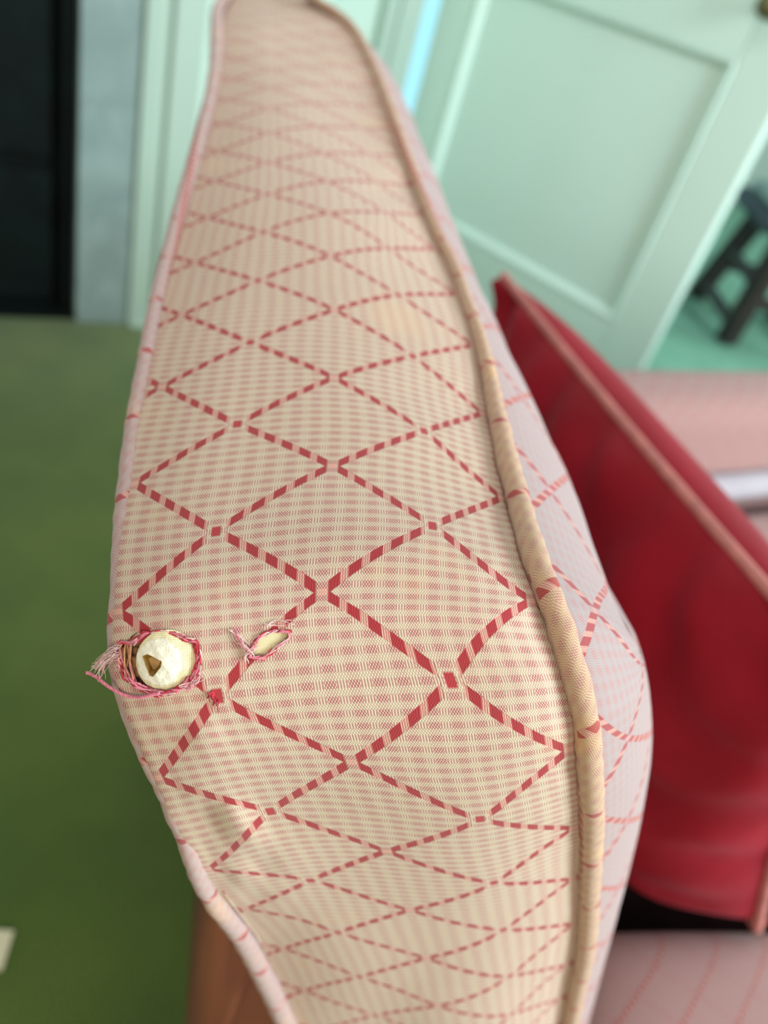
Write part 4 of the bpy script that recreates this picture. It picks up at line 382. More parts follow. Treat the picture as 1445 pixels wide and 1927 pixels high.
SUV=[[[-715,16199],[-654,16197],[-599,16194],[-532,16192],[-451,16190],[-356,16188],[-249,16188],[-115,16188],[19,16190],[153,16193],[286,16199],[392,16204],[485,16210],[564,16216],[630,16221],[683,16225],[709,16227]],[[-780,15260],[-712,15279],[-652,15296],[-576,15318],[-486,15346],[-380,15378],[-259,15417],[-108,15467],[43,15519],[195,15573],[347,15629],[468,15675],[574,15717],[665,15753],[741,15783],[802,15808],[832,15820]],[[-866,14396],[-791,14429],[-723,14459],[-639,14497],[-537,14544],[-419,14601],[-283,14667],[-112,14753],[59,14842],[230,14934],[403,15028],[541,15105],[662,15174],[766,15234],[853,15284],[922,15325],[957,15345]],[[-909,13623],[-827,13666],[-754,13706],[-663,13756],[-552,13818],[-423,13893],[-275,13981],[-88,14096],[99,14215],[288,14339],[478,14466],[630,14570],[764,14662],[879,14742],[975,14810],[1051,14864],[1090,14891]],[[-920,12939],[-831,12989],[-752,13035],[-652,13094],[-531,13167],[-390,13257],[-227,13364],[-22,13506],[185,13656],[394,13811],[604,13971],[773,14101],[921,14216],[1048,14315],[1155,14398],[1240,14465],[1283,14498]],[[-920,12348],[-824,12396],[-739,12442],[-632,12501],[-503,12576],[-351,12669],[-175,12782],[47,12936],[271,13103],[496,13278],[723,13455],[904,13597],[1063,13721],[1199,13826],[1312,13914],[1403,13984],[1448,14019]],[[-915,11846],[-813,11873],[-722,11899],[-609,11935],[-472,11985],[-311,12052],[-124,12142],[113,12280],[354,12442],[592,12600],[822,12739],[1005,12845],[1163,12936],[1298,13014],[1411,13078],[1501,13129],[1546,13155]],[[-901,11417],[-794,11406],[-698,11397],[-578,11390],[-435,11387],[-269,11391],[-80,11406],[153,11439],[381,11491],[604,11550],[824,11604],[999,11651],[1150,11694],[1279,11734],[1386,11768],[1471,11796],[1514,11811]],[[-868,11027],[-763,11000],[-664,10975],[-542,10944],[-398,10906],[-233,10864],[-48,10827],[177,10803],[395,10793],[610,10803],[825,10827],[996,10859],[1146,10897],[1274,10936],[1380,10971],[1465,11000],[1507,11014]],[[-822,10578],[-722,10550],[-626,10521],[-507,10481],[-369,10419],[-211,10344],[-34,10266],[181,10205],[393,10195],[606,10215],[821,10271],[994,10344],[1146,10418],[1274,10477],[1379,10520],[1462,10550],[1503,10564]],[[-786,10144],[-693,10100],[-600,10053],[-486,9991],[-352,9914],[-199,9829],[-28,9749],[182,9680],[388,9652],[599,9691],[819,9814],[994,9919],[1140,9984],[1263,10032],[1365,10070],[1446,10100],[1486,10115]],[[-759,9692],[-669,9650],[-579,9605],[-468,9540],[-338,9445],[-188,9329],[-21,9214],[185,9132],[390,9139],[600,9214],[809,9320],[975,9412],[1118,9492],[1241,9558],[1342,9610],[1424,9650],[1464,9669]],[[-738,9258],[-653,9200],[-565,9134],[-455,9048],[-326,8945],[-179,8836],[-14,8742],[188,8679],[388,8675],[589,8730],[793,8843],[956,8951],[1098,9036],[1220,9103],[1321,9157],[1402,9200],[1443,9221]],[[-722,8807],[-640,8750],[-553,8686],[-446,8605],[-320,8503],[-175,8389],[-13,8283],[185,8206],[382,8208],[580,8278],[779,8384],[938,8479],[1078,8565],[1199,8640],[1300,8701],[1382,8750],[1424,8774]],[[-710,8361],[-633,8300],[-546,8229],[-440,8138],[-315,8032],[-172,7921],[-12,7827],[183,7768],[376,7767],[568,7819],[760,7917],[917,8019],[1057,8112],[1179,8188],[1283,8250],[1367,8300],[1410,8325]],[[-703,7906],[-628,7850],[-542,7785],[-437,7702],[-313,7602],[-172,7490],[-15,7381],[176,7298],[363,7287],[551,7344],[742,7446],[899,7545],[1042,7637],[1168,7721],[1275,7792],[1363,7850],[1408,7879]],[[-700,7456],[-629,7400],[-544,7327],[-440,7231],[-318,7116],[-178,6994],[-23,6888],[164,6824],[348,6816],[533,6858],[724,6949],[884,7055],[1032,7161],[1165,7255],[1281,7335],[1376,7400],[1424,7433]],[[-708,7006],[-640,6950],[-556,6879],[-451,6792],[-328,6691],[-187,6584],[-30,6481],[159,6390],[341,6349],[526,6373],[720,6461],[887,6562],[1044,6668],[1188,6773],[1315,6869],[1420,6950],[1473,6991]],[[-718,6551],[-652,6500],[-565,6431],[-457,6340],[-329,6232],[-182,6115],[-20,6000],[166,5891],[346,5830],[527,5823],[716,5880],[881,5975],[1052,6105],[1228,6260],[1383,6398],[1504,6500],[1559,6542]],[[-725,6100],[-661,6050],[-573,5981],[-464,5896],[-336,5797],[-191,5688],[-32,5577],[158,5466],[342,5396],[524,5388],[717,5461],[898,5581],[1078,5723],[1241,5856],[1379,5965],[1489,6050],[1544,6091]],[[-736,5644],[-676,5600],[-588,5537],[-479,5459],[-349,5367],[-200,5265],[-35,5160],[159,5048],[343,4976],[526,4964],[716,5023],[881,5119],[1046,5240],[1211,5374],[1363,5500],[1485,5600],[1545,5647]],[[-745,5189],[-686,5150],[-597,5091],[-485,5017],[-353,4929],[-201,4829],[-34,4719],[165,4601],[355,4523],[538,4503],[718,4558],[889,4662],[1072,4800],[1244,4940],[1390,5059],[1505,5150],[1561,5194]],[[-750,4734],[-694,4700],[-604,4643],[-490,4570],[-353,4479],[-196,4373],[-22,4260],[179,4147],[366,4080],[553,4073],[758,4134],[945,4235],[1125,4362],[1288,4494],[1427,4610],[1536,4700],[1590,4743]],[[-740,4282],[-686,4250],[-592,4193],[-475,4119],[-335,4031],[-178,3931],[-8,3828],[188,3727],[378,3670],[577,3665],[794,3720],[986,3822],[1166,3951],[1323,4074],[1452,4174],[1554,4250],[1604,4286]],[[-727,3827],[-677,3800],[-584,3749],[-469,3684],[-333,3603],[-180,3509],[-12,3414],[189,3323],[387,3275],[592,3277],[811,3337],[996,3427],[1161,3533],[1305,3637],[1425,3728],[1522,3800],[1571,3835]],[[-717,3374],[-671,3350],[-578,3301],[-463,3239],[-327,3163],[-172,3077],[-2,2992],[196,2914],[391,2872],[594,2871],[808,2916],[987,2990],[1145,3093],[1284,3196],[1402,3283],[1499,3350],[1549,3382]],[[-706,2921],[-663,2900],[-571,2854],[-457,2798],[-322,2733],[-170,2662],[-4,2591],[194,2524],[387,2487],[587,2487],[801,2533],[979,2605],[1141,2689],[1286,2771],[1410,2842],[1511,2900],[1562,2929]],[[-692,2467],[-652,2450],[-560,2411],[-446,2364],[-312,2311],[-159,2254],[8,2195],[204,2134],[393,2096],[586,2092],[789,2128],[964,2186],[1130,2258],[1281,2332],[1411,2397],[1517,2450],[1569,2476]],[[-666,2014],[-629,2000],[-538,1967],[-426,1927],[-294,1882],[-143,1831],[20,1776],[213,1716],[400,1676],[589,1668],[789,1700],[964,1755],[1133,1822],[1286,1891],[1418,1951],[1523,2000],[1576,2024]],[[-658,1853],[-622,1840],[-533,1809],[-422,1770],[-291,1725],[-143,1675],[20,1621],[213,1562],[401,1522],[589,1513],[789,1545],[966,1600],[1135,1666],[1289,1734],[1421,1793],[1526,1840],[1579,1863]],[[-651,1692],[-617,1680],[-528,1650],[-418,1613],[-289,1570],[-142,1521],[20,1468],[212,1410],[398,1369],[585,1359],[784,1387],[961,1439],[1132,1505],[1288,1573],[1421,1633],[1528,1680],[1580,1702]],[[-645,1531],[-611,1520],[-523,1491],[-414,1456],[-285,1415],[-138,1368],[22,1317],[212,1260],[395,1219],[579,1205],[775,1227],[950,1275],[1122,1340],[1281,1410],[1419,1473],[1527,1520],[1579,1541]],[[-636,1370],[-604,1360],[-516,1333],[-407,1301],[-278,1262],[-132,1219],[27,1170],[214,1113],[394,1071],[574,1055],[766,1072],[938,1115],[1110,1179],[1272,1251],[1411,1313],[1519,1360],[1573,1382]],[[-626,1209],[-594,1200],[-506,1175],[-398,1145],[-269,1109],[-124,1069],[34,1022],[218,965],[395,923],[573,906],[762,920],[930,958],[1102,1021],[1265,1093],[1403,1153],[1512,1200],[1566,1222]],[[-612,1048],[-581,1040],[-494,1017],[-386,988],[-259,954],[-115,914],[41,868],[224,814],[400,773],[578,756],[767,771],[937,812],[1107,873],[1265,938],[1399,995],[1507,1040],[1560,1061]],[[-595,888],[-566,880],[-479,858],[-372,829],[-246,795],[-104,756],[50,711],[234,659],[410,621],[588,606],[779,624],[951,667],[1118,725],[1271,785],[1402,839],[1507,880],[1560,900]],[[-577,727],[-549,720],[-463,698],[-356,670],[-232,637],[-91,597],[63,553],[246,503],[422,467],[600,454],[790,473],[962,515],[1127,572],[1278,630],[1407,681],[1510,720],[1561,738]],[[-561,567],[-534,560],[-448,539],[-341,512],[-216,479],[-75,440],[78,398],[259,349],[434,314],[609,301],[798,318],[967,358],[1131,413],[1282,471],[1411,522],[1513,560],[1563,577]],[[-544,405],[-521,400],[-435,380],[-328,355],[-203,325],[-61,289],[92,249],[271,203],[444,168],[617,154],[802,167],[967,204],[1130,257],[1280,314],[1408,363],[1510,400],[1559,417]],[[-529,244],[-512,240],[-425,222],[-318,200],[-191,173],[-48,142],[105,105],[283,60],[454,27],[625,12],[805,22],[965,53],[1127,103],[1276,157],[1403,204],[1503,240],[1553,257]],[[-517,82],[-506,80],[-419,64],[-311,44],[-183,21],[-39,-6],[115,-40],[293,-81],[465,-112],[636,-126],[815,-118],[973,-91],[1131,-47],[1277,2],[1401,45],[1500,80],[1549,97]],[[-512,-78],[-500,-80],[-414,-95],[-307,-113],[-180,-134],[-36,-158],[120,-187],[303,-222],[479,-249],[653,-261],[834,-253],[992,-228],[1145,-191],[1285,-150],[1404,-112],[1500,-80],[1548,-64]],[[-505,-238],[-495,-240],[-410,-254],[-304,-270],[-177,-288],[-33,-308],[126,-332],[315,-362],[496,-384],[672,-392],[856,-384],[1014,-363],[1163,-334],[1297,-301],[1412,-268],[1504,-240],[1550,-225]],[[-510,-398],[-500,-400],[-414,-412],[-307,-425],[-178,-439],[-31,-454],[132,-473],[326,-496],[512,-513],[692,-517],[877,-509],[1035,-493],[1181,-472],[1311,-448],[1422,-423],[1512,-400],[1556,-387]],[[-528,-559],[-518,-560],[-431,-571],[-321,-582],[-189,-594],[-38,-606],[129,-621],[330,-638],[522,-651],[709,-655],[900,-649],[1060,-637],[1206,-620],[1335,-601],[1444,-580],[1531,-560],[1575,-548]],[[-523,-719],[-513,-720],[-424,-729],[-313,-739],[-181,-749],[-30,-760],[138,-771],[338,-784],[532,-793],[722,-796],[915,-791],[1076,-782],[1222,-768],[1351,-752],[1460,-736],[1547,-720],[1591,-711]],[[-499,-880],[-489,-880],[-398,-885],[-286,-890],[-152,-896],[-3,-904],[160,-914],[352,-924],[537,-930],[721,-930],[908,-925],[1066,-917],[1210,-908],[1338,-898],[1446,-889],[1534,-880],[1578,-875]],[[-496,-1040],[-487,-1040],[-392,-1043],[-275,-1046],[-137,-1051],[16,-1056],[179,-1064],[370,-1070],[553,-1069],[732,-1064],[914,-1056],[1066,-1049],[1207,-1045],[1333,-1042],[1439,-1041],[1526,-1040],[1570,-1040]],[[-504,-1200],[-494,-1200],[-400,-1204],[-283,-1210],[-146,-1217],[9,-1225],[177,-1230],[375,-1227],[564,-1216],[748,-1201],[932,-1187],[1085,-1180],[1223,-1180],[1345,-1185],[1449,-1192],[1534,-1200],[1576,-1205]],[[-517,-1359],[-507,-1360],[-414,-1367],[-299,-1378],[-162,-1391],[-7,-1403],[164,-1406],[369,-1395],[563,-1370],[749,-1342],[935,-1320],[1087,-1313],[1223,-1317],[1344,-1328],[1446,-1344],[1530,-1360],[1573,-1369]],[[-526,-1519],[-517,-1520],[-425,-1531],[-310,-1548],[-175,-1568],[-21,-1586],[151,-1589],[358,-1567],[556,-1526],[744,-1483],[932,-1452],[1084,-1445],[1220,-1454],[1339,-1473],[1441,-1496],[1525,-1520],[1568,-1534]],[[-528,-1679],[-519,-1680],[-428,-1693],[-316,-1715],[-184,-1743],[-32,-1768],[139,-1770],[346,-1734],[545,-1677],[737,-1618],[927,-1579],[1080,-1572],[1217,-1587],[1338,-1615],[1441,-1648],[1525,-1680],[1567,-1697]],[[-535,-1839],[-526,-1840],[-436,-1854],[-325,-1879],[-195,-1914],[-46,-1950],[123,-1951],[331,-1903],[532,-1831],[726,-1757],[919,-1706],[1074,-1699],[1214,-1722],[1336,-1760],[1440,-1802],[1525,-1840],[1567,-1860]],[[-539,-1999],[-528,-2000],[-436,-2012],[-324,-2038],[-195,-2076],[-47,-2113],[121,-2117],[327,-2068],[527,-1987],[722,-1898],[914,-1835],[1070,-1828],[1211,-1860],[1334,-1907],[1439,-1956],[1523,-2000],[1566,-2023]],[[-544,-2160],[-519,-2160],[-427,-2170],[-317,-2196],[-189,-2235],[-42,-2270],[125,-2276],[332,-2227],[532,-2139],[724,-2040],[913,-1967],[1067,-1960],[1209,-2001],[1333,-2057],[1437,-2112],[1522,-2160],[1564,-2185]],[[-560,-2323],[-523,-2320],[-430,-2327],[-321,-2354],[-194,-2396],[-48,-2430],[120,-2434],[330,-2384],[533,-2290],[727,-2183],[917,-2109],[1073,-2107],[1213,-2153],[1335,-2213],[1438,-2271],[1520,-2320],[1561,-2345]],[[-573,-2487],[-532,-2480],[-439,-2484],[-330,-2513],[-203,-2552],[-57,-2583],[112,-2581],[325,-2524],[531,-2427],[725,-2314],[917,-2243],[1076,-2246],[1218,-2296],[1343,-2362],[1447,-2427],[1530,-2480],[1572,-2506]],[[-584,-2646],[-543,-2640],[-450,-2642],[-340,-2665],[-213,-2698],[-67,-2723],[103,-2715],[318,-2650],[526,-2550],[721,-2437],[915,-2369],[1075,-2379],[1219,-2435],[1346,-2510],[1452,-2581],[1537,-2640],[1580,-2669]],[[-594,-2804],[-552,-2800],[-459,-2801],[-349,-2818],[-221,-2842],[-75,-2859],[96,-2842],[313,-2769],[521,-2665],[716,-2555],[910,-2491],[1072,-2507],[1219,-2573],[1347,-2656],[1455,-2735],[1542,-2800],[1585,-2832]],[[-602,-2963],[-560,-2960],[-467,-2961],[-356,-2971],[-228,-2986],[-80,-2992],[92,-2965],[310,-2885],[516,-2779],[711,-2670],[905,-2610],[1067,-2631],[1216,-2707],[1347,-2802],[1457,-2889],[1544,-2960],[1588,-2995]],[[-609,-3122],[-567,-3120],[-474,-3120],[-363,-3125],[-233,-3128],[-83,-3121],[91,-3083],[308,-2998],[513,-2893],[707,-2786],[900,-2726],[1062,-2753],[1213,-2841],[1346,-2947],[1457,-3043],[1546,-3120],[1590,-3157]],[[-612,-3201],[-570,-3200],[-477,-3200],[-366,-3201],[-235,-3199],[-84,-3185],[92,-3141],[309,-3054],[512,-2950],[705,-2845],[897,-2785],[1059,-2814],[1211,-2908],[1345,-3020],[1457,-3121],[1546,-3200],[1590,-3238]],[[-616,-3551],[-573,-3550],[-481,-3545],[-369,-3529],[-234,-3502],[-75,-3456],[105,-3392],[319,-3305],[516,-3210],[704,-3112],[892,-3060],[1053,-3104],[1204,-3220],[1339,-3348],[1452,-3462],[1541,-3550],[1585,-3590]],[[-627,-3904],[-583,-3900],[-493,-3886],[-377,-3856],[-234,-3805],[-64,-3733],[120,-3655],[329,-3576],[521,-3496],[705,-3409],[892,-3381],[1052,-3443],[1201,-3561],[1334,-3691],[1446,-3808],[1535,-3900],[1580,-3945]],[[-663,-4256],[-619,-4250],[-528,-4231],[-408,-4190],[-254,-4119],[-73,-4024],[115,-3939],[323,-3864],[514,-3789],[697,-3716],[883,-3700],[1042,-3767],[1191,-3889],[1323,-4025],[1436,-4149],[1528,-4250],[1575,-4300]],[[-695,-4608],[-650,-4600],[-558,-4577],[-433,-4528],[-273,-4445],[-90,-4343],[101,-4249],[313,-4168],[505,-4095],[687,-4023],[872,-4006],[1030,-4075],[1179,-4206],[1314,-4353],[1431,-4489],[1526,-4600],[1575,-4654]],[[-709,-4961],[-660,-4950],[-564,-4920],[-438,-4866],[-281,-4781],[-101,-4675],[90,-4573],[304,-4484],[498,-4408],[679,-4321],[862,-4301],[1022,-4378],[1175,-4519],[1316,-4681],[1438,-4829],[1538,-4950],[1588,-5009]],[[-714,-5313],[-662,-5300],[-564,-5268],[-438,-5211],[-285,-5124],[-110,-5011],[79,-4901],[294,-4801],[490,-4700],[670,-4600],[851,-4578],[1011,-4662],[1171,-4822],[1320,-5005],[1449,-5169],[1552,-5300],[1603,-5363]],[[-722,-5664],[-667,-5650],[-569,-5618],[-444,-5562],[-294,-5476],[-122,-5367],[65,-5252],[283,-5118],[481,-4983],[660,-4873],[836,-4849],[996,-4937],[1164,-5127],[1321,-5334],[1455,-5513],[1561,-5650],[1613,-5715]],[[-733,-6016],[-677,-6000],[-579,-5966],[-455,-5913],[-308,-5836],[-139,-5738],[49,-5617],[272,-5444],[476,-5276],[652,-5157],[827,-5141],[991,-5251],[1164,-5457],[1325,-5679],[1461,-5865],[1567,-6000],[1619,-6061]],[[-757,-7071],[-694,-7050],[-593,-7012],[-473,-6960],[-335,-6892],[-176,-6801],[7,-6660],[239,-6403],[453,-6144],[625,-5993],[792,-5981],[961,-6124],[1152,-6394],[1334,-6677],[1483,-6901],[1596,-7050],[1650,-7113]],[[-781,-8126],[-711,-8100],[-608,-8057],[-490,-8007],[-361,-7947],[-213,-7865],[-34,-7704],[207,-7363],[431,-7011],[599,-6829],[756,-6821],[931,-6996],[1141,-7331],[1342,-7676],[1506,-7936],[1625,-8100],[1680,-8164]],[[-818,-9709],[-737,-9675],[-630,-9626],[-517,-9577],[-401,-9530],[-270,-9460],[-95,-9270],[159,-8802],[398,-8313],[558,-8084],[704,-8081],[885,-8305],[1123,-8737],[1355,-9173],[1539,-9490],[1669,-9675],[1726,-9742]]]
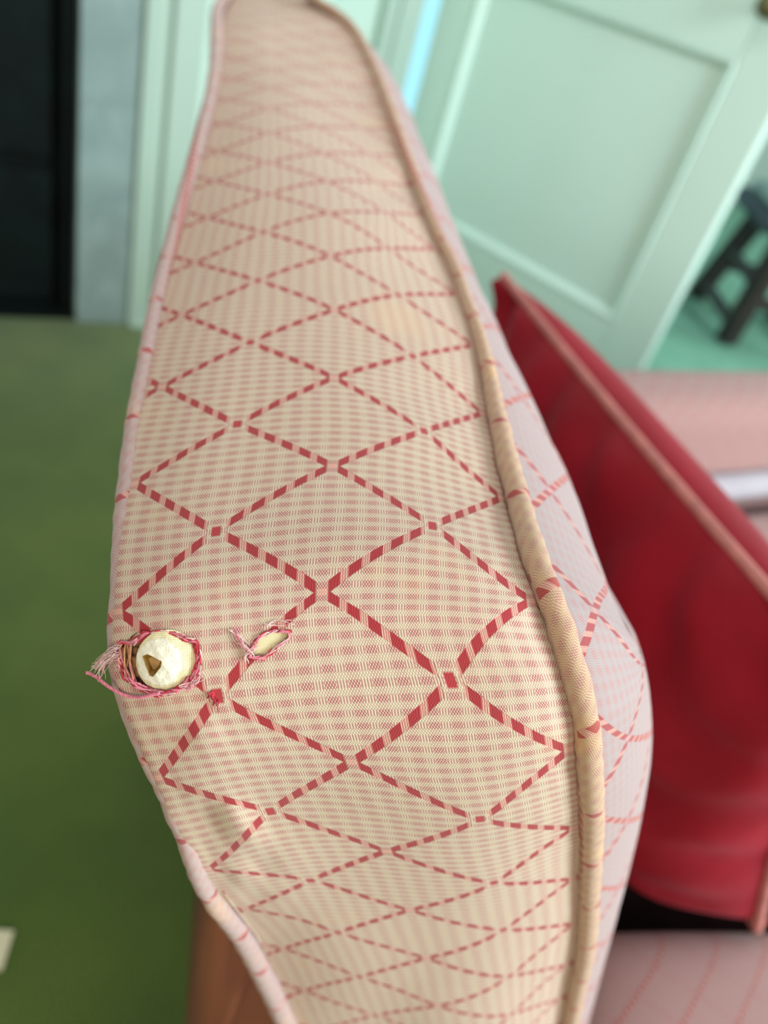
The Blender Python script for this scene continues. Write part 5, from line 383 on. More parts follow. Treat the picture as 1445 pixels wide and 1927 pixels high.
IUV=[[[-12606,0],[-12606,59],[-12606,332],[-12606,602],[-12606,866],[-12606,1126],[-12606,1380],[-12606,1629],[-12606,1875],[-12606,2119],[-12606,2912],[-12606,4136]],[[-12309,0],[-12309,59],[-12309,332],[-12309,602],[-12309,866],[-12309,1126],[-12309,1380],[-12309,1629],[-12309,1875],[-12309,2119],[-12309,2912],[-12309,4136]],[[-11920,0],[-11920,59],[-11920,332],[-11920,602],[-11920,866],[-11920,1126],[-11920,1380],[-11920,1629],[-11920,1875],[-11920,2119],[-11920,2911],[-11920,4135]],[[-11536,0],[-11536,59],[-11536,332],[-11536,602],[-11536,866],[-11536,1126],[-11536,1380],[-11536,1629],[-11536,1875],[-11536,2119],[-11536,2911],[-11536,4135]],[[-11176,0],[-11176,59],[-11176,332],[-11176,602],[-11176,866],[-11176,1126],[-11176,1380],[-11176,1629],[-11176,1875],[-11176,2119],[-11176,2911],[-11176,4136]],[[-10774,0],[-10774,59],[-10774,328],[-10774,594],[-10774,855],[-10774,1112],[-10774,1364],[-10774,1613],[-10774,1859],[-10774,2103],[-10774,2895],[-10774,4120]],[[-10085,0],[-10085,59],[-10085,321],[-10085,580],[-10085,836],[-10085,1089],[-10085,1339],[-10085,1586],[-10085,1831],[-10085,2075],[-10085,2868],[-10085,4093]],[[-8986,0],[-8986,59],[-8986,313],[-8986,565],[-8986,816],[-8986,1065],[-8986,1313],[-8986,1558],[-8986,1803],[-8986,2047],[-8986,2840],[-8986,4064]],[[-8332,0],[-8332,59],[-8332,305],[-8332,551],[-8332,797],[-8332,1042],[-8332,1287],[-8332,1531],[-8332,1775],[-8332,2019],[-8332,2812],[-8332,4037]],[[-7967,0],[-7967,59],[-7967,298],[-7967,537],[-7967,778],[-7967,1019],[-7967,1261],[-7967,1504],[-7967,1748],[-7967,1992],[-7967,2785],[-7967,4009]],[[-7612,0],[-7612,59],[-7612,296],[-7612,533],[-7612,772],[-7612,1012],[-7612,1253],[-7612,1496],[-7612,1739],[-7612,1983],[-7612,2776],[-7612,4001]],[[-7250,0],[-7250,59],[-7250,297],[-7250,535],[-7250,774],[-7250,1015],[-7250,1257],[-7250,1499],[-7250,1743],[-7250,1987],[-7250,2780],[-7250,4004]],[[-6887,0],[-6887,59],[-6887,298],[-6887,538],[-6887,778],[-6887,1019],[-6887,1262],[-6887,1505],[-6887,1748],[-6887,1992],[-6887,2785],[-6887,4010]],[[-6522,0],[-6522,59],[-6522,299],[-6522,539],[-6522,780],[-6522,1022],[-6522,1264],[-6522,1508],[-6522,1751],[-6522,1995],[-6522,2788],[-6522,4013]],[[-6163,0],[-6163,59],[-6163,299],[-6163,540],[-6163,781],[-6163,1023],[-6163,1266],[-6163,1509],[-6163,1753],[-6163,1997],[-6163,2789],[-6163,4014]],[[-5798,0],[-5798,59],[-5798,299],[-5798,539],[-5798,779],[-5798,1021],[-5798,1263],[-5798,1507],[-5798,1750],[-5798,1994],[-5798,2787],[-5798,4011]],[[-5434,0],[-5434,59],[-5434,297],[-5434,536],[-5434,776],[-5434,1017],[-5434,1259],[-5434,1502],[-5434,1745],[-5434,1989],[-5434,2782],[-5434,4006]],[[-5083,0],[-5083,59],[-5083,296],[-5083,534],[-5083,773],[-5083,1013],[-5083,1255],[-5083,1497],[-5083,1741],[-5083,1985],[-5083,2777],[-5083,4001]],[[-4747,0],[-4747,59],[-4747,295],[-4747,532],[-4747,770],[-4747,1010],[-4747,1251],[-4747,1494],[-4747,1737],[-4747,1981],[-4747,2773],[-4747,3998]],[[-4413,0],[-4413,59],[-4413,294],[-4413,529],[-4413,767],[-4413,1006],[-4413,1246],[-4413,1489],[-4413,1732],[-4413,1976],[-4413,2768],[-4413,3992]],[[-4083,0],[-4083,59],[-4083,292],[-4083,525],[-4083,761],[-4083,999],[-4083,1239],[-4083,1481],[-4083,1724],[-4083,1968],[-4083,2760],[-4083,3985]],[[-3768,0],[-3768,59],[-3768,288],[-3768,518],[-3768,752],[-3768,988],[-3768,1227],[-3768,1468],[-3768,1711],[-3768,1954],[-3768,2747],[-3768,3972]],[[-3450,0],[-3450,59],[-3450,284],[-3450,511],[-3450,741],[-3450,975],[-3450,1213],[-3450,1453],[-3450,1696],[-3450,1940],[-3450,2732],[-3450,3957]],[[-3123,0],[-3123,59],[-3123,280],[-3123,505],[-3123,733],[-3123,966],[-3123,1203],[-3123,1443],[-3123,1685],[-3123,1929],[-3123,2722],[-3123,3946]],[[-2765,0],[-2765,59],[-2765,279],[-2765,502],[-2765,729],[-2765,961],[-2765,1197],[-2765,1437],[-2765,1679],[-2765,1923],[-2765,2715],[-2765,3940]],[[-2411,0],[-2411,59],[-2411,281],[-2411,506],[-2411,735],[-2411,967],[-2411,1204],[-2411,1444],[-2411,1687],[-2411,1931],[-2411,2723],[-2411,3948]],[[-2070,0],[-2070,59],[-2070,289],[-2070,521],[-2070,755],[-2070,992],[-2070,1231],[-2070,1473],[-2070,1716],[-2070,1960],[-2070,2752],[-2070,3977]],[[-1723,0],[-1723,59],[-1723,299],[-1723,539],[-1723,780],[-1723,1022],[-1723,1264],[-1723,1508],[-1723,1751],[-1723,1995],[-1723,2788],[-1723,4013]],[[-1372,0],[-1372,59],[-1372,309],[-1372,559],[-1372,807],[-1372,1054],[-1372,1300],[-1372,1545],[-1372,1789],[-1372,2033],[-1372,2826],[-1372,4051]],[[-1244,0],[-1244,59],[-1244,320],[-1244,578],[-1244,833],[-1244,1086],[-1244,1335],[-1244,1582],[-1244,1827],[-1244,2071],[-1244,2864],[-1244,4089]],[[-1117,0],[-1117,59],[-1117,327],[-1117,592],[-1117,852],[-1117,1109],[-1117,1361],[-1117,1609],[-1117,1855],[-1117,2099],[-1117,2892],[-1117,4116]],[[-990,0],[-990,59],[-990,330],[-990,598],[-990,861],[-990,1119],[-990,1372],[-990,1621],[-990,1867],[-990,2111],[-990,2904],[-990,4128]],[[-862,0],[-862,59],[-862,332],[-862,601],[-862,865],[-862,1124],[-862,1378],[-862,1628],[-862,1874],[-862,2118],[-862,2911],[-862,4135]],[[-735,0],[-735,59],[-735,332],[-735,602],[-735,866],[-735,1126],[-735,1380],[-735,1629],[-735,1875],[-735,2119],[-735,2912],[-735,4137]],[[-609,0],[-609,59],[-609,332],[-609,602],[-609,866],[-609,1126],[-609,1380],[-609,1629],[-609,1875],[-609,2120],[-609,2912],[-609,4137]],[[-486,0],[-486,59],[-486,332],[-486,602],[-486,866],[-486,1126],[-486,1380],[-486,1629],[-486,1875],[-486,2119],[-486,2912],[-486,4137]],[[-364,0],[-364,59],[-364,332],[-364,602],[-364,866],[-364,1126],[-364,1380],[-364,1629],[-364,1875],[-364,2119],[-364,2912],[-364,4136]],[[-241,0],[-241,59],[-241,332],[-241,602],[-241,866],[-241,1126],[-241,1380],[-241,1629],[-241,1875],[-241,2119],[-241,2911],[-241,4135]],[[-118,0],[-118,59],[-118,332],[-118,602],[-118,866],[-118,1126],[-118,1380],[-118,1629],[-118,1875],[-118,2119],[-118,2911],[-118,4135]],[[0,0],[0,59],[0,332],[0,602],[0,866],[0,1126],[0,1380],[0,1629],[0,1875],[0,2119],[0,2911],[0,4135]],[[117,0],[117,59],[117,332],[117,601],[117,866],[117,1125],[117,1378],[117,1627],[117,1872],[117,2116],[117,2906],[117,4127]],[[236,0],[236,58],[236,331],[236,600],[236,863],[236,1121],[236,1373],[236,1619],[236,1862],[236,2102],[236,2884],[236,4092]],[[357,0],[357,58],[357,329],[357,596],[357,857],[357,1112],[357,1360],[357,1603],[357,1841],[357,2078],[357,2845],[357,4034]],[[473,0],[473,57],[473,324],[473,588],[473,845],[473,1096],[473,1341],[473,1580],[473,1814],[473,2047],[473,2802],[473,3972]],[[567,0],[567,56],[567,318],[567,576],[567,829],[567,1076],[567,1316],[567,1551],[567,1783],[567,2012],[567,2756],[567,3910]],[[680,0],[680,56],[680,311],[680,562],[680,809],[680,1051],[680,1288],[680,1521],[680,1750],[680,1978],[680,2719],[680,3868]],[[793,0],[793,56],[793,301],[793,545],[793,785],[793,1023],[793,1258],[793,1491],[793,1722],[793,1952],[793,2699],[793,3857]],[[931,0],[931,57],[931,292],[931,528],[931,762],[931,997],[931,1230],[931,1463],[931,1696],[931,1929],[931,2685],[931,3856]],[[1053,0],[1053,57],[1053,284],[1053,512],[1053,742],[1053,972],[1053,1204],[1053,1437],[1053,1671],[1053,1905],[1053,2667],[1053,3847]],[[1195,0],[1195,58],[1195,277],[1195,499],[1195,723],[1195,951],[1195,1182],[1195,1415],[1195,1651],[1195,1887],[1195,2655],[1195,3844]],[[1321,0],[1321,58],[1321,272],[1321,489],[1321,710],[1321,937],[1321,1167],[1321,1402],[1321,1639],[1321,1878],[1321,2654],[1321,3855]],[[1443,0],[1443,59],[1443,268],[1443,482],[1443,701],[1443,926],[1443,1157],[1443,1392],[1443,1631],[1443,1872],[1443,2654],[1443,3863]],[[1569,0],[1569,59],[1569,265],[1569,477],[1569,695],[1569,920],[1569,1151],[1569,1387],[1569,1626],[1569,1868],[1569,2655],[1569,3870]],[[1692,0],[1692,59],[1692,265],[1692,476],[1692,694],[1692,918],[1692,1150],[1692,1386],[1692,1627],[1692,1870],[1692,2661],[1692,3882]],[[1819,0],[1819,59],[1819,265],[1819,477],[1819,695],[1819,920],[1819,1152],[1819,1389],[1819,1630],[1819,1874],[1819,2665],[1819,3889]],[[1941,0],[1941,59],[1941,267],[1941,479],[1941,698],[1941,924],[1941,1157],[1941,1394],[1941,1636],[1941,1879],[1941,2672],[1941,3896]],[[2064,0],[2064,59],[2064,269],[2064,483],[2064,704],[2064,931],[2064,1164],[2064,1402],[2064,1644],[2064,1887],[2064,2680],[2064,3904]],[[2183,0],[2183,59],[2183,271],[2183,488],[2183,710],[2183,938],[2183,1172],[2183,1411],[2183,1653],[2183,1896],[2183,2689],[2183,3914]],[[2299,0],[2299,59],[2299,274],[2299,492],[2299,716],[2299,946],[2299,1180],[2299,1419],[2299,1661],[2299,1905],[2299,2698],[2299,3923]],[[2416,0],[2416,59],[2416,276],[2416,497],[2416,722],[2416,952],[2416,1188],[2416,1427],[2416,1669],[2416,1913],[2416,2706],[2416,3930]],[[2530,0],[2530,59],[2530,278],[2530,500],[2530,726],[2530,957],[2530,1193],[2530,1433],[2530,1675],[2530,1919],[2530,2711],[2530,3936]],[[2585,0],[2585,59],[2585,279],[2585,502],[2585,729],[2585,960],[2585,1196],[2585,1436],[2585,1678],[2585,1922],[2585,2715],[2585,3939]],[[2832,0],[2832,59],[2832,278],[2832,501],[2832,728],[2832,960],[2832,1196],[2832,1436],[2832,1678],[2832,1921],[2832,2714],[2832,3938]],[[3078,0],[3078,59],[3078,277],[3078,498],[3078,724],[3078,955],[3078,1191],[3078,1430],[3078,1672],[3078,1916],[3078,2708],[3078,3933]],[[3324,0],[3324,59],[3324,273],[3324,492],[3324,715],[3324,944],[3324,1179],[3324,1418],[3324,1660],[3324,1903],[3324,2696],[3324,3921]],[[3576,0],[3576,59],[3576,269],[3576,484],[3576,704],[3576,931],[3576,1164],[3576,1403],[3576,1644],[3576,1888],[3576,2681],[3576,3906]],[[3835,0],[3835,59],[3835,265],[3835,476],[3835,694],[3835,920],[3835,1151],[3835,1389],[3835,1631],[3835,1874],[3835,2667],[3835,3892]],[[4100,0],[4100,59],[4100,262],[4100,471],[4100,687],[4100,911],[4100,1142],[4100,1379],[4100,1620],[4100,1864],[4100,2657],[4100,3882]],[[4361,0],[4361,59],[4361,261],[4361,469],[4361,685],[4361,909],[4361,1139],[4361,1376],[4361,1618],[4361,1861],[4361,2654],[4361,3879]],[[4622,0],[4622,59],[4622,263],[4622,473],[4622,689],[4622,914],[4622,1145],[4622,1382],[4622,1624],[4622,1867],[4622,2660],[4622,3885]],[[5410,0],[5410,59],[5410,261],[5410,468],[5410,683],[5410,907],[5410,1137],[5410,1374],[5410,1615],[5410,1859],[5410,2652],[5410,3877]],[[6198,0],[6198,59],[6198,258],[6198,464],[6198,677],[6198,899],[6198,1129],[6198,1366],[6198,1607],[6198,1851],[6198,2644],[6198,3868]],[[7380,0],[7380,59],[7380,256],[7380,459],[7380,671],[7380,892],[7380,1121],[7380,1357],[7380,1598],[7380,1842],[7380,2635],[7380,3859]]]
HOLE1=[[-4944,-6985],[-4625,-6898],[-4240,-7007],[-3872,-6843],[-3532,-6610],[-2989,-6595],[-2142,-6756],[-1511,-7109],[-969,-7359],[-835,-8006],[-891,-8504],[-1092,-8912],[-1553,-9285],[-2274,-9527],[-3067,-9451],[-3598,-9187],[-4021,-8884],[-4425,-8560],[-4644,-8181],[-4826,-7627]]
HOLE2=[[1877,-7655],[2141,-7417],[2495,-7248],[2991,-7205],[3467,-7285],[3485,-7591],[2885,-7999],[2339,-8412],[1975,-8419],[1609,-8330],[1734,-8048]]
H1C=[-4119,12476,83949]
H1EX=[-3345,12618,84169]
H1EY=[-3901,12111,83282]
H2C=[-1710,13367,84851]
TRI=[[-4675,12542,83899],[-4560,12586,84011],[-4131,12521,84020],[-4121,12431,83873],[-4245,12281,83579],[-4347,12287,83564]]
H1=[[-5446,12698,83733],[-5295,12730,83876],[-5086,12706,83960],[-4926,12771,84132],[-4793,12859,84309],[-4535,12898,84452],[-4115,12923,84584],[-3772,12891,84576],[-3487,12893,84568],[-3331,12719,84314],[-3283,12563,84072],[-3313,12417,83842],[-3464,12261,83585],[-3743,12132,83337],[-4128,12088,83194],[-4442,12117,83176],[-4700,12173,83197],[-4953,12246,83224],[-5122,12346,83327],[-5296,12504,83512]]
H2=[[-2090,13295,84828],[-2001,13411,84954],[-1854,13522,85062],[-1612,13622,85144],[-1355,13684,85180],[-1289,13600,85073],[-1521,13376,84827],[-1723,13159,84569],[-1907,13091,84513],[-2107,13051,84502],[-2094,13155,84645]]
THREAD=[[-6080,12321,82729],[-5927,12280,82786],[-5716,12209,82820],[-5498,12126,82809],[-5222,12039,82808],[-4901,11973,82832],[-4602,11942,82912],[-4329,11951,83062],[-4126,11984,83213],[-3976,12015,83318]]
TUFT0=[[-5409,12618,83795],[-5599,12556,83562],[-5723,12450,83279],[-5823,12350,82997]]
TUFT1=[[-5350,12509,83691],[-5512,12446,83471],[-5631,12358,83213],[-5671,12229,82907]]
TUFT2=[[-5398,12539,83761],[-5616,12504,83546],[-5772,12404,83242],[-5913,12353,83015]]
FIB0=[[-5412,12681,83809],[-5265,12516,83640],[-5111,12342,83422],[-4943,12196,83223]]
FIB1=[[-5316,12659,83837],[-5166,12489,83655],[-5014,12318,83433],[-4815,12168,83233]]
FIB2=[[-5062,12651,83989],[-5035,12502,83768],[-4907,12324,83522],[-4608,12100,83200]]
FIB3=[[-5242,12678,83894],[-5062,12455,83638],[-5029,12297,83364],[-4746,12148,83203]]
TAIL2=[[-2678,13281,84994],[-2473,13171,84838],[-2236,13090,84689],[-2054,13057,84604]]
TAIL2B=[[-2186,12905,84415],[-2164,12993,84538],[-2104,13093,84665],[-2053,13211,84812]]
BRIDGE=[[-1955,13579,85210],[-1743,13678,85291],[-1469,13774,85362],[-1323,13834,85410]]
FUZZ=[[-3446,12211,83610],[-3303,12284,83725],[-3215,12379,83872],[-3170,12497,84056]]
LIN=[[-3455,12846,84572],[-3320,12686,84336],[-3226,12550,84115]]
KNOT=[[-2775,12324,83596],[-2697,12275,83475],[-2590,12251,83383],[-2577,12188,83245]]
PILL=[[5095,15967,86427],[5138,15931,86398]]

# ------------------------------------------------------------------ the sofa
sofa = empty('sofa', W(.8, .2, 0), 'sofa in worn pink diamond-lattice cloth, its piped wing close in front with two torn holes', 'sofa')
ARR = lambda x, s: np.asarray(x, float) / s
def inside(P, poly):
    x, y = P[:, 0], P[:, 1]; r = np.zeros(len(P), bool); n = len(poly)
    for i in range(n):
        x1, y1 = poly[i]; x2, y2 = poly[(i + 1) % n]
        if y1 == y2: continue
        r ^= ((y1 > y) != (y2 > y)) & (x < (x2 - x1) * (y - y1) / (y2 - y1) + x1)
    return r
def nearest(P, poly):
    best = np.full(len(P), 1e9); out = P.copy(); n = len(poly)
    for i in range(n):
        a, b = poly[i], poly[(i + 1) % n]; d = b - a
        t = np.clip(((P - a) @ d) / (d @ d + 1e-12), 0, 1); q = a + t[:, None] * d; l = np.linalg.norm(P - q, axis=1)
        m = l < best; best[m] = l[m]; out[m] = q[m]
    return out
def cut(V, UV, F, shape, polys):
    """open holes in a grid sheet; rim vertices slide onto the outline"""
    nr, nc = shape; V, UV = V.copy(), UV.copy()
    Vg, Ug = V.reshape(nr, nc, 3), UV.reshape(nr, nc, 2)
    du_r, du_c, dv_r, dv_c = np.gradient(Ug, axis=0).reshape(-1, 2), np.gradient(Ug, axis=1).reshape(-1, 2), np.gradient(Vg, axis=0).reshape(-1, 3), np.gradient(Vg, axis=1).reshape(-1, 3)
    for poly in polys:
        ins = inside(UV, poly); F = F[~ins[F].all(1)]
        rim = np.unique(F[ins[F].any(1)]); rim = rim[ins[rim]]
        tgt = nearest(UV[rim], poly); d = tgt - UV[rim]
        det = du_r[rim, 0] * du_c[rim, 1] - du_r[rim, 1] * du_c[rim, 0]
        s = (d[:, 0] * du_c[rim, 1] - d[:, 1] * du_c[rim, 0]) / det; t = (du_r[rim, 0] * d[:, 1] - du_r[rim, 1] * d[:, 0]) / det
        V[rim] += dv_r[rim] * s[:, None] + dv_c[rim] * t[:, None]; UV[rim] = tgt
    return V, UV, F
def sheet(name, G, U, fr, fc, mat, parent, polys=(), thick=None):
    V = cr(cr(G, fr, 0), fc, 1); UVs = cr(cr(U, fr, 0), fc, 1); sh = V.shape[:2]
    V, UVs, F = cut(V.reshape(-1, 3), UVs.reshape(-1, 2), grid_faces(*sh), sh, polys)
    used = np.unique(F); mp = np.zeros(len(V), int); mp[used] = np.arange(len(used))
    return mesh(name, V[used], mp[F], mat, parent, UVs[used])
sheet('wing_boxing', ARR(STRIP, 1e4), ARR(SUV, 1e3), 8, 8, M['fabric'], sofa, [ARR(HOLE1, 1e4), ARR(HOLE2, 1e4)])
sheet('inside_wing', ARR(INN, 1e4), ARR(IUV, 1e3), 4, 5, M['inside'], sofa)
def welt_path(D, wob):
    D = cr(ARR(D, 1e4), 6, 0); c, r = D[:, :3], D[:, 3]
    s = np.r_[0, np.cumsum(np.linalg.norm(np.diff(c, axis=0), axis=1))]
    return c, r * (1 + wob * (np.sin(s * 420 + 1.3 * np.sin(s * 130)) * .5 + np.sin(s * 830 + 2) * .3))
for D, wm in ((PL, 'welt_shade'), (PR, 'welt')):
    c, r = welt_path(D, .07); w = tube('welt', c, r, M[wm], sofa, 20, True); w.data.polygons.foreach_set('use_smooth', [True] * len(w.data.polygons))

# outer side of the wing and the lower arm beneath it
L = cr(ARR(PL, 1e4)[:, :3], 2, 0); L = L[::3]
rows = []
for p in L:
    # base point on the arm line below
    t = np.clip((p[1] - .12) / .72, 0, 1); base = np.array([.045 - .20 * t, .235 + .62 * t, .30])
    q0 = p + np.array([.006, .002, -.003])
    rows.append([q0, q0 * .8 + base * .2 + np.array([.022, .008, 0]), q0 * .5 + base * .5 + np.array([.020, .008, 0]), base])
G = np.array(rows); s = np.cumsum(np.r_[0, np.linalg.norm(np.diff(G[:, 0], axis=0), axis=1)])
Uo = np.stack([np.repeat(s[:, None] / .062, 4, 1), np.repeat((np.arange(4) * .08 / .0507)[None], len(G), 0)], -1)
sheet('outside_wing', G, Uo, 1, 4, M['fabric'], sofa)
bm = bmesh.new(); Pq = [(.004, .190), (.115, .226), (-.03, .70), (-.215, .86)]
hexa(bm, [(x, y, .10) for x, y in Pq] + [(x, y, .56) for x, y in Pq]); bmesh.ops.bevel(bm, geom=list(bm.edges), offset=.012, segments=3, affect='EDGES')
from_bm('lower_arm', bm, M['shaded_arm'], sofa, True)
for x, y in ((.03, .225), (-.19, .83), (1.05, .75), (1.1, 1.5)): lathe('leg', [(.014, .0), (.02, .03), (.026, .099)], (x, y, 0), (0, 0, 1), M['darkwood'], sofa, 14)

def xy_uv(V, ang, k=1.4):
    c, s_ = math.cos(ang), math.sin(ang); V = np.asarray(V)
    return np.stack([(V[:, 0] * c + V[:, 1] * s_) / .062 * k, (-V[:, 0] * s_ + V[:, 1] * c + V[:, 2] * .9) / .0507 * k], -1)
def pad_arrays(corners, nrm, T, p, q, n, pinch=0.0, off=None, skew=0.0, bk=.6):
    """stuffed pad between four corners: two domed faces meeting on a seam"""
    C = np.asarray(corners, float); g = np.linspace(-1, 1, n); g = np.sign(g) * (1 - (1 - abs(g)) ** 1.6)
    S_, T_ = np.meshgrid(g, g, indexing='ij')
    sp = S_ * (1 - pinch * (1 - T_ ** 2) * abs(S_) ** 3); tp = T_ * (1 - pinch * (1 - S_ ** 2) * abs(T_) ** 3)
    u, v = ((sp + 1) / 2)[..., None], ((tp + 1) / 2)[..., None]
    mid = C[0] * (1 - u) * (1 - v) + C[1] * u * (1 - v) + C[2] * u * v + C[3] * (1 - u) * v
    h = T * (np.clip(1 - abs(S_) ** p, 0, 1) * np.clip(1 - abs(T_) ** p, 0, 1)) ** q
    A = mid + (h * (1 + skew * T_) + (off(S_, T_) * (h > 0) if off else 0))[..., None] * np.asarray(nrm); B = mid - (h * bk)[..., None] * np.asarray(nrm)
    return A, B, mid
def pad(name, corners, nrm, T, p, q, n, mat, parent, uvang=None, pinch=0.0, off=None, skew=0.0):
    A, B, mid = pad_arrays(corners, nrm, T, p, q, n, pinch, off, skew)
    V = np.r_[A.reshape(-1, 3), B.reshape(-1, 3)]; f = grid_faces(n, n); F = np.r_[f, f[:, ::-1] + n * n]
    o = mesh(name, V, F, mat, parent, xy_uv(V, uvang) if uvang is not None else None)
    bm = bmesh.new(); bm.from_mesh(o.data); bmesh.ops.remove_doubles(bm, verts=bm.verts, dist=1e-5); bmesh.ops.recalc_face_normals(bm, faces=bm.faces); bm.to_mesh(o.data); bm.free()
    o.data.polygons.foreach_set('use_smooth', [True] * len(o.data.polygons))
    return o, np.concatenate([mid[:, 0], mid[-1, 1:], mid[-2::-1, -1], mid[0, -2:0:-1]])
# low back, seat platform
def rbox(name, e0, e1, n0, n1, z0, z1, bev, mat, uvang):
    o = box(name, e0, e1, n0, n1, z0, z1, mat, sofa, W, bev, 6, True)
    co = np.array([v.co for v in o.data.vertices]); U = xy_uv(co, uvang); uv = o.data.uv_layers.new(name='UVMap')
    for l in o.data.loops: uv.data[l.index].uv = U[l.vertex_index]
    return o
rbox('backrest', .32, 1.95, .575, .705, .12, .603, .045, M['seatfab'], TH)
rbox('seat_base', .30, 1.92, -.22, .57, .12, .33, .01, M['lining'], TH)  # dark material paints the shade at the bottom of the gap
c = np.array([[*W(e, .562)[:2], .472] for e in np.linspace(.42, 1.9, 40)]); tube('back_roll', c, .022, M['lilac'], sofa, 14)
sc1 = empty('seat_cushion', (.55, .20, .335), 'pink lattice seat cushion at the front, close beneath the crimson pillow', 'cushion')
pad('cover', [(.155, .05, .402), (1.10, .31, .402), (1.183, .596, .402), (.226, .320, .402)], (0, 0, 1), .068, 10, .5, 40, M['seatfab'], sc1, math.radians(20))
sc2 = empty('seat_cushion', (.55, .75, .335), 'pale seat cushion in front of the low sofa back, the crimson pillow standing on it', 'cushion')
pad('cover', [(.115, .470, .398), (1.10, .775, .398), (.895, 1.325, .395), (.045, .70, .395)], (0, 0, 1), .062, 10, .5, 40, M['seatfab'], sc2, math.radians(20))

# ------------------------------------------------------------------ crimson pillow
TF, TN, BN, BF = np.array([.038, .75, .757]), np.array([.262, .318, .752]), np.array([.375, .348, .473]), np.array([.168, .772, .476])
nrm = np.cross(TN - TF, BF - TF); nrm /= np.linalg.norm(nrm)
if nrm[0] > 0: nrm = -nrm
pl = empty('throw_pillow', tuple((BN + BF) / 2), 'crimson throw pillow with rose piping, leaning against the inside of the wing', 'pillow')
def wr(S_, T_):
    e = np.clip(1 - abs(T_), 0, 1); f = np.clip(1 - abs(S_), 0, 1)
    w = np.sin(S_ * 23 + 2.5 * np.sin(T_ * 3)) * np.exp(-e * 3.0) * .006 + np.sin(T_ * 17 + S_ * 6) * np.exp(-f * 3.0) * .005
    return w + .004 * np.sin(S_ * 9 + T_ * 7 + 1.5) * np.sin(T_ * 5 - S_ * 3) + .003 * np.sin(S_ * 15 - T_ * 12)
o, rim = pad('cover', [TF, TN, BN, BF], nrm, .098, 3.8, .52, 90, M['crimson'], pl, None, .035, wr, .5)
rim = np.r_[rim, rim[:3]]
tube('piping', rim, .0043, M['rosewelt'], pl, 10)

# ------------------------------------------------------------------ the torn holes
c0, ex, ey = ARR(H1C, 1e5), ARR(H1EX, 1e5), ARR(H1EY, 1e5)
ax, ay = ex - c0, ey - c0; az = np.cross(ax, ay); az /= np.linalg.norm(az)
if az @ (np.array([0, 0, 1.0]) - c0) < 0: az = -az
def plug(name, c0, ax, ay, az, lift, dome, rmax, mat, polys=(), n=72, rough=0.0):
    g = np.linspace(-rmax, rmax, n); A_, B_ = np.meshgrid(g, g, indexing='ij')
    rr = np.sqrt(A_ ** 2 + B_ ** 2); sc = np.where(rr > 0, np.maximum(abs(A_), abs(B_)) / np.maximum(rr, 1e-9), 1); A_, B_ = A_ * sc, B_ * sc; rr = np.sqrt(A_ ** 2 + B_ ** 2)
    h = lift + dome * (1 - rr ** 2) + rough * (np.sin(A_ * 9 + B_ * 4) * np.sin(B_ * 11 - A_ * 3)) * (rr < 1)
    V = c0 + A_[..., None] * ax + B_[..., None] * ay + h[..., None] * az; U = np.stack([A_, B_], -1)
    V, U, F = cut(V.reshape(-1, 3), U.reshape(-1, 2), grid_faces(n, n), (n, n), polys)
    return mesh(name, V, F, mat, sofa, U)
def loc2(P):  # point to plug coordinates
    d = np.asarray(P) - c0; Mx = np.array([[ax @ ax, ax @ ay], [ax @ ay, ay @ ay]]); return np.linalg.solve(Mx, np.array([d @ ax, d @ ay]))
tri = np.array([loc2(p) for p in ARR(TRI, 1e5)])
pg = plug('padding_plug', c0 + ax * .10 - az * .0004, ax * .94, ay * 1.0, az, .0, .0022, 1.06, M['gauze'], [(tri - np.array([.10, 0])) / np.array([.94, 1.0])], 80, .00012)
pg['label'] = 'rounded white gauze padding bulging out of the larger hole'
# pit in the plug
ctr = tri.mean(0); top = []; bot = []
for q_ in tri:
    r2 = ((q_ - [.1, 0]) ** 2).sum(); top.append(c0 + ax * q_[0] + ay * q_[1] + az * (-.0004 + .0022 * (1 - r2)))
    q2 = ctr + (q_ - ctr) * .55; bot.append(c0 + ax * q2[0] + ay * q2[1] + az * (-.0006))
n3 = len(tri); V = top + bot; F = [(i, (i + 1) % n3, n3 + (i + 1) % n3, n3 + i) for i in range(n3)] + [list(range(n3, 2 * n3))]
pt = mesh('nail_pit', V, F, M['amber'], pg, None, False); pt['label'] = 'small triangular amber-brown pit in the padding'
plug('backing_patch', c0 - ax * .1, ax * 1.36, ay * 1.15, az, -.0024, .0006, 1.0, M['brown'], (), 30, .0002)
h2 = ARR(H2, 1e5); c2 = h2.mean(0); a2 = (h2[4] + h2[5]) / 2 - c2; b2 = az * 0 + np.cross(az, a2 / np.linalg.norm(a2)) * .0042
lp2 = plug('lining_patch', c2 - az * .0009, a2 * 1.15, b2 * 1.1, az, 0, .0007, 1.0, M['gauze2'], (), 24); lp2['label'] = 'pale gauze lining showing through the smaller slit'
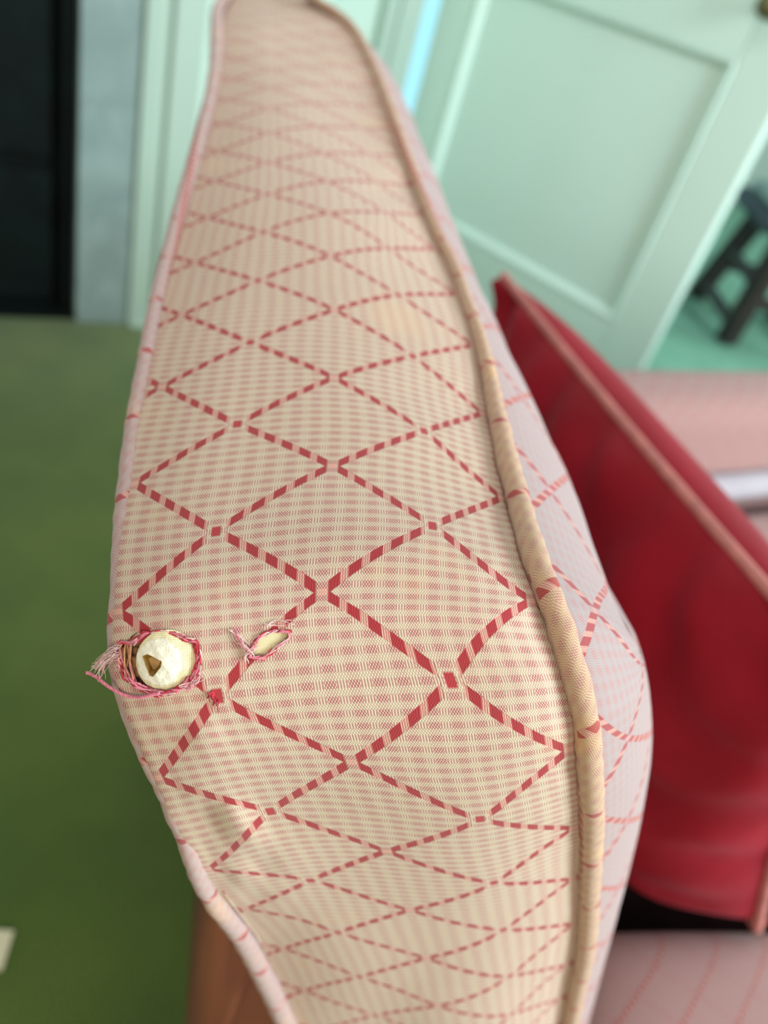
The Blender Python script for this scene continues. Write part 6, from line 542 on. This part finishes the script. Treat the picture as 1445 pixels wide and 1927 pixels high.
# torn rims: short bunches of thread around both openings
def bundle(name, items, mat, sides=5):
    V = []; F = []
    for c, r in items:
        v, _ = tube_arrays(np.asarray(c), r, sides); k = len(V); n = len(v); V += list(v.reshape(-1, 3))
        F += [[i + k for i in f] for f in grid_faces(n, sides, True)] + [[k + i for i in range(sides)][::-1], [k + (n - 1) * sides + i for i in range(sides)]]
    o = mesh(name, V, F, mat, sofa); o['kind'] = 'stuff'; return o
def rim_fibres(loop, cen, count, rad, out0, out1, lift, seg, gaps=()):
    P_ = np.asarray(loop); P_ = np.r_[P_, P_[:1]]; s = np.r_[0, np.cumsum(np.linalg.norm(np.diff(P_, axis=0), axis=1))]; Ls = s[-1]; res = []
    for _ in range(count):
        t = RNG.uniform(0, Ls)
        if any(a <= t / Ls <= b for a, b in gaps): continue
        ln = RNG.uniform(.5, 1.3) * seg; o = RNG.uniform(out0, out1); ts = (t + np.linspace(-.5, .5, 6) * ln) % Ls
        q = np.stack([np.interp(ts, s, P_[:, k]) for k in range(3)], -1); d = cen - q; d /= np.linalg.norm(d, axis=1)[:, None]
        wav = np.linspace(-1, 1, 6)[:, None] * RNG.uniform(-.0006, .0006)
        res.append((q + d * (o + wav) + az * (lift * RNG.uniform(.3, 1.2)), rad * RNG.uniform(.7, 1.3) * np.array([.5, 1, 1.1, 1.1, 1, .5])))
    return res
h1 = ARR(H1, 1e5); cc1 = h1.mean(0)
bundle('torn_rim', rim_fibres(h1, cc1, 120, .00022, -.0008, .0006, .0005, .0030), M['redthread'])
bundle('torn_rim', rim_fibres(h1, cc1, 110, .00020, -.0007, .0005, .0006, .0034), M['pinkthread'])
bundle('torn_rim', rim_fibres(h1, cc1, 30, .00016, -.0010, .0004, .0006, .0030), M['palethread'])
bundle('torn_rim', rim_fibres(h2, c2, 34, .00020, -.0005, .0003, .0004, .0026), M['redthread'])
bundle('torn_rim', rim_fibres(h2, c2, 34, .00018, -.0005, .0003, .0005, .0028), M['pinkthread'])
bundle('torn_rim', rim_fibres(h2, c2, 22, .00014, -.0004, .0003, .0005, .0040), M['palethread'])
def strands(key, count, spread, rad, curl=.0006):
    c = cr(ARR(key, 1e5), 6, 0); n = len(c); t = np.linspace(0, 1, n)[:, None]; res = []
    for _ in range(count):
        o = RNG.normal(0, spread, 3); o2 = RNG.normal(0, spread * 1.4, 3); w = RNG.normal(0, curl, 3)
        res.append((c + o * (1 - t) * .6 + o2 * t + w * np.sin(t * 6 + RNG.uniform(0, 6)), rad * RNG.uniform(.6, 1.2) * np.linspace(1, .5, n)))
    return res
tuft = bundle('frayed_tuft', sum([strands(k, 11, .0005, .00011) for k in (TUFT0, TUFT1, TUFT2)], []), M['palethread'], 4); tuft['label'] = 'pale frayed threads sticking out past the edge'
bundle('frayed_tuft', sum([strands(k, 3, .0006, .00011) for k in (TUFT0, TUFT1)], []), M['pinkthread'], 4)
bundle('gap_fibres', sum([strands(k, 2, .0003, .00020, .0003) for k in (FIB0, FIB1, FIB2, FIB3)], []), M['tan'], 5)
bundle('gap_fibres', sum([strands(k, 2, .0004, .00018, .0003) for k in (FIB0, FIB2)], []), M['pinkthread'], 5)
bundle('slit_tail', strands(TAIL2, 7, .0003, .00016) + strands(TAIL2B, 5, .0002, .00014) + strands(BRIDGE, 5, .0003, .00013), M['palethread'], 4)
bundle('rim_fuzz', strands(FUZZ, 14, .0006, .00012, .0008), M['palethread'], 4)
bundle('rim_fuzz', strands(FUZZ, 8, .0006, .00012, .0008) + strands(TAIL2, 5, .0003, .00014), M['pinkthread'], 4)
bundle('red_strands', strands(LIN, 6, .0004, .00018, .0001) + strands(KNOT, 8, .0005, .00022, .0005), M['redthread'], 5)
# the loose pink thread: three plies twisted together
c = cr(ARR(THREAD, 1e5), 8, 0); t, n_, b_ = frames(c); k = np.linspace(0, 46, len(c)); items = []
for j in range(3):
    ph = k + j * 2 * math.pi / 3; items.append((c + .00022 * (np.cos(ph)[:, None] * n_ + np.sin(ph)[:, None] * b_), np.r_[.0003, np.full(len(c) - 1, .00026)]))
th = bundle('loose_thread', items, M['pinkthread'], 6); th['label'] = 'loose pink thread hanging from the larger hole'
